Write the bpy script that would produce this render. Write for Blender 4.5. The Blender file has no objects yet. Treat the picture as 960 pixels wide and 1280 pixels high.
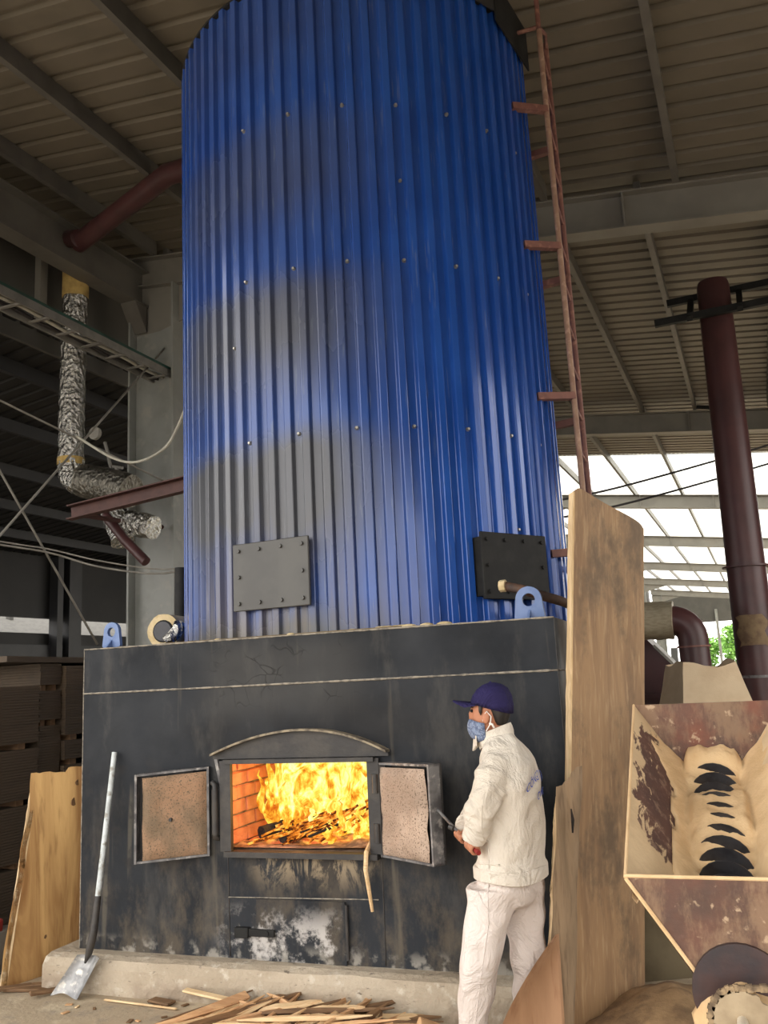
import bpy, bmesh, math, random
from mathutils import Vector, Matrix, noise, Euler
from mathutils.bvhtree import BVHTree
random.seed(7)
PI = math.pi
sc = bpy.context.scene
COL = sc.collection
# ------------------------------------------------------------------ camera
F_PX, PITCH, ROLL, YAW = 1078.28, .1913, -.0503, -.3318
CAM = Vector((3.7023, -4.6724, 1.7))
fw = Vector((math.sin(YAW)*math.cos(PITCH), math.cos(YAW)*math.cos(PITCH), math.sin(PITCH)))
r0 = Vector((math.cos(YAW), -math.sin(YAW), 0)); u0 = r0.cross(fw)
rt = r0*math.cos(ROLL) + u0*math.sin(ROLL); up = -r0*math.sin(ROLL) + u0*math.cos(ROLL)
cd = bpy.data.cameras.new('camera'); cam = bpy.data.objects.new('camera', cd); COL.objects.link(cam)
cam.matrix_world = Matrix(((rt.x, up.x, -fw.x, CAM.x), (rt.y, up.y, -fw.y, CAM.y), (rt.z, up.z, -fw.z, CAM.z), (0, 0, 0, 1)))
cd.sensor_fit = 'VERTICAL'; cd.sensor_height = 36.0; cd.lens = F_PX/1280*36.0; cd.clip_end = 400; cd.clip_start = .05
sc.camera = cam
# ------------------------------------------------------------------ sky, sun, exposure
w = bpy.data.worlds.new('sky'); sc.world = w; w.use_nodes = True
bg = w.node_tree.nodes['Background']; bg.inputs[0].default_value = (1.0, .965, .92, 1); bg.inputs[1].default_value = 4.0
sd = bpy.data.lights.new('sun', 'SUN'); sd.energy = 2.5; sd.angle = .03; sd.color = (1, .93, .82)
so = bpy.data.objects.new('sun', sd); COL.objects.link(so); so.rotation_euler = (math.radians(24), math.radians(10), 0); so.location = (0, -20, 30)
sc.view_settings.view_transform = 'Standard'; sc.view_settings.look = 'None'
sc.view_settings.exposure = 0.0; sc.view_settings.gamma = 1.0
try: sc.view_settings.use_curve_mapping = False
except Exception: pass
# ------------------------------------------------------------------ helpers: objects
H = .0673                                   # the hall's own axes are turned a little against the furnace
HX = Vector((math.cos(H), -math.sin(H), 0)); HY = Vector((math.sin(H), math.cos(H), 0))
def hw(a, b, z): return HX*a + HY*b + Vector((0, 0, z))
def basis(o):
    m = Matrix.LocRotScale(o.location, o.rotation_euler, o.scale)
    return basis(o.parent) @ m if o.parent else m
def tag(o, label=None, cat=None, group=None, kind=None):
    if label: o['label'] = label
    if cat: o['category'] = cat
    if group: o['group'] = group
    if kind: o['kind'] = kind
    return o
def thing(name, label, cat, loc=(0, 0, 0), rotz=0, group=None):
    o = bpy.data.objects.new(name, None); COL.objects.link(o)
    o.location = loc; o.rotation_euler = (0, 0, rotz); o.empty_display_size = .1
    return tag(o, label, cat, group)
class MB:
    def __init__(s): s.v = []; s.f = []
    def add(s, vs, fs):
        k = len(s.v); s.v += [Vector(v) for v in vs]; s.f += [tuple(i+k for i in f) for f in fs]; return s
    def box(s, c, d, rot=None, bev=0.0):
        bm = bmesh.new(); bmesh.ops.create_cube(bm, size=1)
        for v in bm.verts: v.co = Vector((v.co.x*d[0], v.co.y*d[1], v.co.z*d[2]))
        if bev: bmesh.ops.bevel(bm, geom=bm.edges[:], offset=bev, segments=1, affect='EDGES')
        M = Matrix.Translation(c) @ (rot.to_4x4() if rot else Matrix.Identity(4))
        bm.verts.ensure_lookup_table(); bm.verts.index_update()
        s.add([M @ v.co for v in bm.verts], [[v.index for v in f.verts] for f in bm.faces]); bm.free(); return s
    def hexa(s, p):       # eight corners, bottom four then top four
        return s.add(p, [(3, 2, 1, 0), (4, 5, 6, 7), (0, 1, 5, 4), (1, 2, 6, 5), (2, 3, 7, 6), (3, 0, 4, 7)])
    def bar(s, a, b, wx, wy, upv=(0, 0, 1)):
        a = Vector(a); b = Vector(b); d = (b-a).normalized(); U = Vector(upv)
        if abs(d.dot(U)) > .98: U = Vector((0, 1, 0))
        x = d.cross(U).normalized()*wx/2; y = x.cross(d).normalized()*wy/2
        return s.hexa([a-x-y, a+x-y, a+x+y, a-x+y, b-x-y, b+x-y, b+x+y, b-x+y])
    def tube(s, pts, r, n=8, caps=True):
        pts = [Vector(p) for p in pts]; rr = r if isinstance(r, (list, tuple)) else [r]*len(pts)
        vs = []; fs = []; prev = None
        for i, p in enumerate(pts):
            t = (pts[min(i+1, len(pts)-1)] - pts[max(i-1, 0)]).normalized()
            if prev is None:
                a = Vector((0, 0, 1)) if abs(t.z) < .9 else Vector((1, 0, 0)); x = t.cross(a).normalized()
            else: x = (prev - t*prev.dot(t)).normalized()
            prev = x; y = t.cross(x)
            for k in range(n): vs.append(p + (x*math.cos(2*PI*k/n) + y*math.sin(2*PI*k/n))*rr[i])
        for i in range(len(pts)-1):
            for k in range(n): fs.append((i*n+k, i*n+(k+1) % n, (i+1)*n+(k+1) % n, (i+1)*n+k))
        if caps: fs.append(tuple(range(n-1, -1, -1))); fs.append(tuple((len(pts)-1)*n+k for k in range(n)))
        return s.add(vs, fs)
    def rings(s, rs, caps=True):
        n = len(rs[0]); vs = [p for r in rs for p in r]; fs = []
        for i in range(len(rs)-1):
            for k in range(n): fs.append((i*n+k, i*n+(k+1) % n, (i+1)*n+(k+1) % n, (i+1)*n+k))
        if caps: fs.append(tuple(range(n-1, -1, -1))); fs.append(tuple((len(rs)-1)*n+k for k in range(n)))
        return s.add(vs, fs)
    def prism(s, poly, d):      # planar polygon of 3-D points pushed along d
        n = len(poly); d = Vector(d); A = [Vector(p) for p in poly]
        fs = [tuple(range(n-1, -1, -1)), tuple(range(n, 2*n))] + [(k, (k+1) % n, n+(k+1) % n, n+k) for k in range(n)]
        return s.add(A + [p+d for p in A], fs)
    def ring_plate(s, outer, inner, d):   # plate with one hole, equal counts
        n = len(outer); d = Vector(d); o = [Vector(p) for p in outer]; i = [Vector(p) for p in inner]
        vs = o + i + [p+d for p in o] + [p+d for p in i]; fs = []
        for k in range(n):
            j = (k+1) % n
            fs += [(k, n+k, n+j, j), (2*n+k, 2*n+j, 3*n+j, 3*n+k), (k, j, 2*n+j, 2*n+k), (n+k, 3*n+k, 3*n+j, n+j)]
        return s.add(vs, fs)
    def build(s, name, mat, parent=None, smooth=False, local=False, origin=None):
        me = bpy.data.meshes.new(name)
        o = bpy.data.objects.new(name, me)
        vs = s.v
        if parent:
            o.parent = parent
            if not local:
                inv = basis(parent).inverted(); vs = [inv @ v for v in vs]
        elif not local:
            if origin is None:
                xs = [v.x for v in vs]; ys = [v.y for v in vs]; zs = [v.z for v in vs]
                origin = ((min(xs)+max(xs))/2, (min(ys)+max(ys))/2, min(zs))
            origin = Vector(origin); o.location = origin; vs = [v-origin for v in vs]
        me.from_pydata([tuple(v) for v in vs], [], s.f)
        bm = bmesh.new(); bm.from_mesh(me); bmesh.ops.recalc_face_normals(bm, faces=bm.faces[:]); bm.to_mesh(me); bm.free()
        if smooth is True: me.polygons.foreach_set('use_smooth', [True]*len(me.polygons))
        elif smooth:
            me.polygons.foreach_set('use_smooth', [True]*len(me.polygons)); me.set_sharp_from_angle(angle=smooth)
        me.materials.append(mat); COL.objects.link(o); return o
def copy_tree(o, parent=None):
    c = o.copy(); COL.objects.link(c); c.parent = parent
    for ch in list(o.children): copy_tree(ch, c)
    return c
def set_bevel(o, wd, seg=2):
    m = o.modifiers.new('bevel', 'BEVEL'); m.width = wd; m.segments = seg; m.limit_method = 'ANGLE'; return o
def fuse(mb, voxel, smooth_it=4, name='m'):
    """many closed shells -> one continuous surface"""
    me = bpy.data.meshes.new(name); me.from_pydata([tuple(v) for v in mb.v], [], mb.f)
    bm = bmesh.new(); bm.from_mesh(me); bmesh.ops.recalc_face_normals(bm, faces=bm.faces[:]); bm.to_mesh(me); bm.free()
    o = bpy.data.objects.new(name, me); COL.objects.link(o)
    m = o.modifiers.new('r', 'REMESH'); m.mode = 'VOXEL'; m.voxel_size = voxel
    if smooth_it:
        q = o.modifiers.new('s', 'SMOOTH'); q.iterations = smooth_it; q.factor = .5
    dg = bpy.context.evaluated_depsgraph_get(); out = bpy.data.meshes.new_from_object(o.evaluated_get(dg))
    bpy.data.objects.remove(o); bpy.data.meshes.remove(me); return out
def mesh_child(name, me, mat, parent=None):
    o = bpy.data.objects.new(name, me); o.parent = parent; COL.objects.link(o)
    me.polygons.foreach_set('use_smooth', [True]*len(me.polygons))
    me.materials.clear(); me.materials.append(mat); return o
# ------------------------------------------------------------------ helpers: materials
class NT:
    def __init__(s, name):
        s.m = bpy.data.materials.new(name); s.m.use_nodes = True; s.t = s.m.node_tree; s.t.nodes.clear()
        s.out = s.t.nodes.new('ShaderNodeOutputMaterial'); s.tc = s.t.nodes.new('ShaderNodeTexCoord')
        s.xyz = None
    def n(s, typ, **kw):
        o = s.t.nodes.new(typ)
        for k, v in kw.items(): setattr(o, k, v)
        return o
    def l(s, a, b): s.t.links.new(a, b)
    def val(s, sock, v):
        if hasattr(v, 'is_output'): s.l(v, sock)
        else: sock.default_value = v
    def coord(s, scale=(1, 1, 1), loc=(0, 0, 0), rot=(0, 0, 0)):
        mp = s.n('ShaderNodeMapping'); s.l(s.tc.outputs['Object'], mp.inputs[0])
        mp.inputs['Scale'].default_value = scale; mp.inputs['Location'].default_value = loc; mp.inputs['Rotation'].default_value = rot
        return mp.outputs[0]
    def noise(s, scale, stretch=(1, 1, 1), detail=4, rough=.55, dist=0.0, loc=(0, 0, 0)):
        x = s.n('ShaderNodeTexNoise'); s.l(s.coord(stretch, loc), x.inputs['Vector'])
        x.inputs['Scale'].default_value = scale; x.inputs['Detail'].default_value = detail
        x.inputs['Roughness'].default_value = rough; x.inputs['Distortion'].default_value = dist
        return x.outputs['Fac']
    def step(s, f, a, b, lo=0.0, hi=1.0):
        x = s.n('ShaderNodeMapRange'); x.interpolation_type = 'SMOOTHSTEP'; s.val(x.inputs[0], f)
        x.inputs[1].default_value = a; x.inputs[2].default_value = b; x.inputs[3].default_value = lo; x.inputs[4].default_value = hi
        return x.outputs[0]
    def math(s, op, a, b=0.0, c=None):
        x = s.n('ShaderNodeMath', operation=op); s.val(x.inputs[0], a); s.val(x.inputs[1], b)
        if c is not None: s.val(x.inputs[2], c)
        return x.outputs[0]
    def mul(s, *a):
        r = a[0]
        for k in a[1:]: r = s.math('MULTIPLY', r, k)
        return r
    def axis(s, i):
        if s.xyz is None:
            s.xyz = s.n('ShaderNodeSeparateXYZ'); s.l(s.tc.outputs['Object'], s.xyz.inputs[0])
        return s.xyz.outputs[i]
    def band(s, i, a, b, soft):
        v = s.axis(i); return s.mul(s.step(v, a-soft, a+soft), s.step(v, b-soft, b+soft, 1, 0))
    def mix(s, f, a, b):
        x = s.n('ShaderNodeMix', data_type='RGBA'); s.val(x.inputs[0], f)
        for sock, c in ((x.inputs[6], a), (x.inputs[7], b)):
            if hasattr(c, 'is_output'): s.l(c, sock)
            else: sock.default_value = (*c, 1)
        return x.outputs[2]
    def bsdf(s, col, rough=.6, metal=0.0, bump=None, bstr=.2, bdist=.01, spec=.5, coat=0):
        p = s.n('ShaderNodeBsdfPrincipled')
        if hasattr(col, 'is_output'): s.l(col, p.inputs['Base Color'])
        else: p.inputs['Base Color'].default_value = (*col, 1)
        s.val(p.inputs['Roughness'], rough); s.val(p.inputs['Metallic'], metal); p.inputs['Specular IOR Level'].default_value = spec
        p.inputs['Coat Weight'].default_value = coat
        if bump is not None:
            b = s.n('ShaderNodeBump'); b.inputs['Strength'].default_value = bstr; b.inputs['Distance'].default_value = bdist
            s.l(bump, b.inputs['Height']); s.l(b.outputs[0], p.inputs['Normal'])
        s.l(p.outputs[0], s.out.inputs[0]); return s.m
def lin(r, g, b): return tuple(((c/255+.055)/1.055)**2.4 if c > 10 else c/255/12.92 for c in (r, g, b))
def simple(name, c1, c2=None, scale=6, stretch=(1, 1, 1), rough=.6, metal=0, lo=.4, hi=.65, bstr=.15, bscale=None, bdist=.01, spec=.5, c3=None):
    t = NT(name); f = t.noise(scale, stretch)
    col = t.mix(t.step(f, lo, hi), c1, c2 or tuple(x*.75 for x in c1))
    if c3: col = t.mix(t.step(t.noise(scale*2.3, stretch, loc=(7, 3, 1)), .52, .7), col, c3)
    return t.bsdf(col, rough, metal, t.noise(bscale or scale*5, stretch), bstr, bdist, spec)
M = {}
M['roof'] = simple('roof_sheet_paint', (.165, .14, .105), (.14, .12, .09), 1.2, rough=.5, bstr=.05)
M['purlin'] = simple('purlin_steel', (.125, .115, .10), (.10, .092, .08), 3, rough=.5, bstr=.05)
M['girder'] = simple('girder_grey_paint', (.23, .215, .185), (.20, .185, .16), 2, rough=.5, bstr=.05)
M['girder_dark'] = simple('girder_dark_paint', (.03, .03, .032), (.024, .024, .026), 2, rough=.5, bstr=.05)
M['column'] = simple('column_grey_paint', (.26, .265, .245), (.22, .225, .205), 2.2, rough=.45, bstr=.05, c3=(.30, .29, .26))
M['wallgrey'] = simple('cladding_grey', (.085, .08, .07), (.07, .066, .058), 1.0, rough=.6, bstr=.05)
M['wallred'] = simple('cladding_maroon', (.12, .05, .05), (.09, .04, .04), 1.0, rough=.6, bstr=.05)
M['walldark'] = simple('cladding_dark', (.018, .017, .017), (.013, .013, .013), 1.0, rough=.6, bstr=.05)
def m_ground():
    t = NT('dusty_concrete')
    c = t.mix(t.step(t.noise(1.1, detail=6), .35, .65), (.46, .37, .26), (.39, .31, .21))
    c = t.mix(t.step(t.noise(6, detail=8, rough=.7), .5, .68), c, (.30, .25, .19))
    c = t.mix(t.step(t.noise(2.3, loc=(4, 2, 0)), .56, .68), c, (.53, .44, .31))
    c = t.mix(t.step(t.noise(60, detail=3), .62, .72), c, (.20, .16, .12))
    return t.bsdf(c, .9, 0, t.noise(35, detail=6), .5, .01)
M['ground'] = m_ground()
M['yard'] = simple('yard_concrete', (.36, .34, .30), (.30, .28, .25), .4, rough=.9)
def m_trans():
    t = NT('translucent_roof_sheet'); d = t.n('ShaderNodeBsdfDiffuse'); d.inputs[0].default_value = (.78, .80, .78, 1)
    q = t.n('ShaderNodeBsdfTranslucent'); q.inputs[0].default_value = (.95, .97, .93, 1)
    x = t.n('ShaderNodeMixShader'); x.inputs[0].default_value = .7; t.l(d.outputs[0], x.inputs[1]); t.l(q.outputs[0], x.inputs[2]); t.l(x.outputs[0], t.out.inputs[0]); return t.m
M['trans'] = m_trans()
M['maroon'] = simple('maroon_paint', (.075, .028, .028), (.055, .022, .022), 2.5, rough=.42, bstr=.06)
M['redoxide'] = simple('red_oxide_primer', (.20, .085, .065), (.15, .062, .05), 7, rough=.6, bstr=.1, c3=(.30, .14, .10))
M['redoxide_pale'] = simple('pale_red_oxide', (.30, .185, .125), (.25, .14, .095), 9, rough=.6, bstr=.1, c3=(.40, .25, .18))  # paler copy of the red oxide, for the ladder's front rail
M['blackpaint'] = simple('black_steel', (.014, .014, .014), (.02, .02, .019), 8, rough=.65, bstr=.08, spec=.2)
M['wire'] = simple('grey_wire', (.33, .31, .27), rough=.6)
M['darkwire'] = simple('dark_cable', (.03, .025, .025), rough=.6)
M['whitecable'] = simple('white_cable', (.52, .50, .42), rough=.5)
M['green'] = simple('green_cable_tray', (.02, .07, .05), (.018, .05, .038), 5, rough=.5)
M['traysteel'] = simple('tray_steel', (.20, .19, .17), rough=.5)
M['yellowfoam'] = simple('yellow_insulation', (.52, .36, .12), (.40, .27, .09), 9, rough=.9, bstr=.4)
M['cream'] = simple('cream_foam', (.62, .50, .30), (.50, .38, .20), 12, rough=.9, bstr=.4)
def m_foil(name, c, rough, bs=1.0):
    t = NT(name)
    v = t.n('ShaderNodeTexVoronoi', feature='F1'); t.l(t.coord((1, 1, .6)), v.inputs[0]); v.inputs['Scale'].default_value = 22
    h = t.math('ADD', v.outputs['Distance'], t.noise(30, detail=5))
    return t.bsdf(t.mix(t.step(t.noise(8), .35, .65), c, tuple(x*.7 for x in c)), rough, 1.0, h, bs, .03)
M['beam'] = simple('dusty_beam_paint', (.135, .125, .105), (.11, .10, .085), 2.2, rough=.5, bstr=.05)
M['redbeam'] = simple('dark_red_channel', (.10, .042, .034), (.075, .032, .027), 6, rough=.6, bstr=.1)
M['foil'] = m_foil('crumpled_foil', (.66, .65, .61), .22)
M['foil_dull'] = m_foil('dull_foil_wrap', (.26, .245, .21), .45, .8)
M['foil_tan'] = simple('dusty_wrap', (.42, .36, .25), (.33, .28, .19), 14, (1, 1, 4), rough=.5, bstr=.5, metal=.3, bdist=.02)
# ================================================================== the hall (setting)
S = .13
def rz(a): return 7.3 - S*(a-1.41)
def structure(o): o['kind'] = 'structure'; return o
def roof_sheet(name, b0, b1, mat, a0=-3.75, a1=10.0, zf=rz, parent=None, sp=.28, hgt=.045):
    m = MB(); prof = []; b = b0
    while b < b1:
        prof += [(b, 0), (b+sp-.09, 0), (b+sp-.075, hgt), (b+sp-.015, hgt)]; b += sp
    prof.append((b, 0)); vs = []; fs = []
    A = [a0, (a0+a1)/2, a1]
    for (bb, dz) in prof:
        for a in A: vs.append(hw(a, bb, zf(a)+dz))
    n = len(A)
    for i in range(len(prof)-1):
        for k in range(n-1): fs.append((i*n+k, i*n+k+1, (i+1)*n+k+1, (i+1)*n+k))
    m.add(vs, fs); o = m.build(name, mat, parent, origin=(0, 0, 0))
    return o
m = MB(); m.add([hw(-14, -6.5, 0), hw(13, -6.5, 0), hw(13, 78, 0), hw(-14, 78, 0), hw(-14, -6.5, -.15), hw(13, -6.5, -.15), hw(13, 78, -.15), hw(-14, 78, -.15)],
                [(0, 1, 2, 3), (4, 7, 6, 5), (0, 4, 5, 1), (1, 5, 6, 2), (2, 6, 7, 3), (3, 7, 4, 0)])
structure(m.build('floor', M['ground'], origin=(0, 0, 0)))
m = MB(); m.add([(-90, -90, -.16), (90, -90, -.16), (90, 140, -.16), (-90, 140, -.16)], [(0, 1, 2, 3)])
structure(m.build('floor', M['yard'], origin=(0, 0, -.16)))
ceil = structure(roof_sheet('ceiling', -5.6, 19.0, M['roof'], -4.25))
skyl = structure(roof_sheet('ceiling', 18.9, 72.0, M['trans'], -4.25))
def purlin(a, b0, b1, par):
    z = rz(a)-.105
    MB().hexa([hw(a-.035, b0, z-.1), hw(a+.035, b0, z-.1), hw(a+.035, b1, z-.1), hw(a-.035, b1, z-.1),
               hw(a-.035, b0, z+.1), hw(a+.035, b0, z+.1), hw(a+.035, b1, z+.1), hw(a-.035, b1, z+.1)]).build('purlin', M['purlin'], par)
for a in (-3.13, -1.8, -.4, .95, 2.35, 3.77, 5.2, 6.6, 8.0): purlin(a, -5.6, 4.7, ceil)
for a in (-3.1, -1.8, -.45, .93, 2.29, 3.35, 4.75, 6.1, 7.5): purlin(a, 4.9, 14.0, ceil)
for a in (-3.0, -1.9, -.55, .85, 2.3, 3.7, 5.1, 6.5): purlin(a, 14.2, 19.1, ceil)
for a in (-3.0, -1.9, -.55, .85, 2.3, 3.7, 5.1, 6.5): purlin(a, 19.1, 71.5, skyl)
def girder(b, par, dep=.42):
    m = MB()
    def seg(a0, a1, z0, z1, wb):
        m.hexa([hw(a0, b-wb/2, rz(a0)+z0), hw(a1, b-wb/2, rz(a1)+z0), hw(a1, b+wb/2, rz(a1)+z0), hw(a0, b+wb/2, rz(a0)+z0),
                hw(a0, b-wb/2, rz(a0)+z1), hw(a1, b-wb/2, rz(a1)+z1), hw(a1, b+wb/2, rz(a1)+z1), hw(a0, b+wb/2, rz(a0)+z1)])
    seg(-3.6, 10, -.21-dep, -.21, .02); seg(-3.6, 10, -.225, -.205, .22); seg(-3.6, 10, -.225-dep, -.205-dep, .22)
    for a in (1.0, 3.2, 6): seg(a-.01, a+.01, -.21-dep, -.21, .2)
    # deeper haunch towards the column
    z0 = rz(-3.5)-.6
    m.prism([hw(-3.5, b-.012, z0), hw(-3.5, b-.012, z0-.75), hw(-3.1, b-.012, z0-.75), hw(-1.2, b-.012, rz(-1.2)-.6)], HY*.024)
    m.build('girder', M['girder'], par)
for b in (4.8, 14.1): girder(b, ceil)
for b in (24.1, 34.4, 45.9, 57, 68): girder(b, skyl)
# clerestory over the column line, and the dark bay beyond it
def wallbox(name, a0, a1, b0, b1, z0, z1, mat, par=None):
    o = MB().hexa([hw(a0, b0, z0), hw(a1, b0, z0), hw(a1, b1, z0), hw(a0, b1, z0), hw(a0, b0, z1), hw(a1, b0, z1), hw(a1, b1, z1), hw(a0, b1, z1)]).build(name, mat, par, origin=(0, 0, 0))
    if not par: structure(o)
    return o
cl = wallbox('wall_left', -4.2, -4.15, -1.0, 72, 6.15, 8.1, M['wallgrey'])
for b in (2.3, 3.6, 5.9, 7.3, 9): wallbox('clerestory_post', -4.15, -4.05, b-.06, b+.06, 6.45, 7.95, M['girder'], cl)
wallbox('cladding_panel', -4.2, -4.15, 26, 72, 0, 6.4, M['wallgrey'], cl)
dz = lambda a: 6.4 + (a+3.9)*.12
dark = structure(roof_sheet('ceiling', -.6, 40, M['walldark'], -13.2, -4.1, dz))
for a in (-5, -6.6, -8.2, -9.8, -11.4): 
    z = dz(a)-.1
    MB().hexa([hw(a-.04, -.6, z-.1), hw(a+.04, -.6, z-.1), hw(a+.04, 40, z-.1), hw(a-.04, 40, z-.1), hw(a-.04, -.6, z+.1), hw(a+.04, -.6, z+.1), hw(a+.04, 40, z+.1), hw(a-.04, 40, z+.1)]).build('purlin', M['girder_dark'], dark)
wf = wallbox('light_block_front', -13.2, -3.9, -.65, -.55, 0, 2.4, M['wallgrey'])  # unseen wall added to darken the left bay; its gap feeds tank highlights
wallbox('wall_segment', -13.2, -3.9, -.65, -.55, 5.3, 8.0, M['wallgrey'], wf); wallbox('wall_segment', -5.2, -3.9, -.65, -.55, 2.4, 5.3, M['wallgrey'], wf); wallbox('wall_segment', -13.2, -12.2, -.65, -.55, 2.4, 5.3, M['wallgrey'], wf)
wr = wallbox('light_block_right', 9.8, 9.95, -5.6, .5, 0, 6.35, M['walldark'])  # unseen wall added to cut light from the right; gap left to light the tank
wallbox('wall_segment', 9.8, 9.95, 7, 18, 0, 6.35, M['walldark'], wr)
fa = structure(MB().prism([hw(-4.2, -5.7, 7.6), hw(-4.2, -5.7, 8.1), hw(10, -5.7, 8.1), hw(10, -5.7, 4.4), hw(4, -5.7, 4.6)], HY*.1).build('light_block_front', M['walldark'], origin=(0, 0, 0)))  # unseen fascia added to darken the roof, lower edge sloped for tank reflections
wallbox('wall_back', -13.2, -3.9, 39.8, 40, 0, 6.4, M['walldark'])
wl = wallbox('wall_left', -13.2, -13.0, -.6, 11.48, 0, 3.3, M['walldark'])
wallbox('wall_segment', -13.2, -13.0, 11.48, 11.8, 0, 1.97, M['walldark'], wl)
wallbox('wall_segment', -13.2, -13.0, 11.48, 11.8, 2.72, 3.3, M['walldark'], wl)
for z in (2.12, 2.5): wallbox('window_bar', -13.15, -13.05, 11.48, 11.8, z-.02, z+.02, M['walldark'], wl)
wallbox('wall_segment', -13.2, -13.0, 11.8, 40, 0, 3.3, M['walldark'], wl)
wallbox('wall_segment', -13.2, -13.0, -.6, 40, 3.7, 5.35, M['walldark'], wl)
wallbox('sill_rail', -13.0, -12.9, -.6, 40, 2.3, 3.0, M['girder_dark'], wl)
for b in (12.97, 13.4, 17.5, 8): wallbox('wall_post', -12.98, -12.7, b, b+(.2 if b < 13.2 else .45), 0, 5.3, M['girder_dark'], wl)
wallbox('wall_far', -3.9, 10, 71.6, 71.8, 5.0, 8.1, M['wallgrey'])
for a in (-2.2, .9, 6.4): wallbox('end_post', a, a+.2, 71.3, 71.6, 0, 6, M['column'], bpy.data.objects['wall_far'])
# the neighbour's pale roof seen through the slot in the left wall
m = MB(); vs = []; fs = []; b = 2.0; k = 0
while b < 30:
    for a, z in ((-13.9, 3.3), (-24, 5.9)): vs.append(hw(a, b, z + (.05 if k % 2 else 0)))
    b += .12; k += 1
for i in range(k-1): fs.append((2*i, 2*i+1, 2*i+3, 2*i+2))
m.add(vs, fs)
m.add([hw(-13.9, 2, 3.2), hw(-13.85, 2, 3.2), hw(-13.85, 30, 3.2), hw(-13.9, 30, 3.2), hw(-13.9, 2, 3.36), hw(-13.85, 2, 3.36), hw(-13.85, 30, 3.36), hw(-13.9, 30, 3.36)],
      [(3, 2, 1, 0), (4, 5, 6, 7), (0, 1, 5, 4), (1, 2, 6, 5), (2, 3, 7, 6), (3, 0, 4, 7)])
for bb in (2.2, 15, 29): m.box(hw(-16.5, bb, 2.1), (.15, .15, 4.4))
tag(m.build('neighbouring_roof', simple('pale_roof_sheet', (.065, .062, .055), rough=.7)), 'pale ribbed roof outside, seen through the slot in the dark left wall', 'roof')
# ------------------------------------------------------------------ columns
def column(b, label, group=None):
    t = thing('steel_column', label, 'column', hw(-3.16, b, 0), -H, group)
    m = MB(); m.box((0, 0, 3.6), (.72, .02, 7.2)).build('web', M['column'], t, local=True)
    for s in (-.36, .36): MB().box((s, 0, 3.6), (.03, .3, 7.2)).build('flange', M['column'], t, local=True)
    MB().box((0, 0, .02), (.95, .5, .04)).build('base_plate', M['column'], t, local=True); return t
column(4.8, 'broad grey steel column close behind the left side of the blue tank')
for b in (34.4, 45.9, 57, 68): column(b, 'slender-looking pale steel column far off under the white translucent roof', 'far columns under the translucent roof')
# ------------------------------------------------------------------ eave beam, tray
t = thing('steel_beam', 'long pale grey steel beam running from top left to the broad column', 'beam', hw(-3.42, 0, 6.98))
def hbar(a0, a1, b0, b1, z0, z1): return [hw(a0, b0, z0), hw(a1, b0, z0), hw(a1, b1, z0), hw(a0, b1, z0), hw(a0, b0, z1), hw(a1, b0, z1), hw(a1, b1, z1), hw(a0, b1, z1)]
MB().hexa(hbar(-3.43, -3.41, -4, 4.9, 7.0, 7.5)).build('web', M['beam'], t)
MB().hexa(hbar(-3.55, -3.29, -4, 4.9, 6.98, 7.0)).build('flange', M['beam'], t)
MB().hexa(hbar(-3.55, -3.29, -4, 4.9, 7.5, 7.52)).build('flange', M['beam'], t)
MB().prism([hw(-3.55, 4.5, 6.98), hw(-3.55, 4.75, 6.98), hw(-3.55, 4.75, 6.6)], HX*.25).build('end_bracket', M['beam'], t)
t = thing('cable_tray', 'green-edged steel ladder cable tray crossing in front of the foil pipe', 'cable tray', hw(-3.1, 0, 5.75))
zt = lambda b: 5.9 - .01*b
for a, mt in ((-3.22, 'traysteel'), (-2.9, 'green')):
    MB().hexa([hw(a, -1, zt(-1)), hw(a+.025, -1, zt(-1)), hw(a+.025, 5.0, zt(5)), hw(a, 5.0, zt(5)), hw(a, -1, zt(-1)+.10), hw(a+.025, -1, zt(-1)+.10), hw(a+.025, 5, zt(5)+.10), hw(a, 5, zt(5)+.10)]).build('side_rail', M['traysteel'], t)
    if mt == 'green': MB().hexa([hw(a-.01, -1, zt(-1)+.1), hw(a+.035, -1, zt(-1)+.1), hw(a+.035, 5, zt(5)+.1), hw(a-.01, 5, zt(5)+.1), hw(a-.01, -1, zt(-1)+.13), hw(a+.035, -1, zt(-1)+.13), hw(a+.035, 5, zt(5)+.13), hw(a-.01, 5, zt(5)+.13)]).build('green_edge', M['green'], t)
b = -.8
while b < 5:
    MB().box(hw(-3.05, b, zt(b)+.02), (.32, .04, .02)).build('tray_rung', M['traysteel'], t); b += .42
tag(MB().tube([hw(-3.05, -1 + .3*i, zt(-1+.3*i)+.055+.02*math.sin(i*1.3)) for i in range(21)], .022, 6).build('power_cable', M['whitecable'], smooth=True), 'pale thick cable lying in the green-edged cable tray', 'cable')
tag(MB().tube([hw(-3.14, -1 + .3*i, zt(-1+.3*i)+.05+.015*math.sin(i*1.9)) for i in range(21)], .02, 6).build('power_cable', M['darkwire'], smooth=True), 'black cable lying along the green rail of the cable tray', 'cable')
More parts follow.
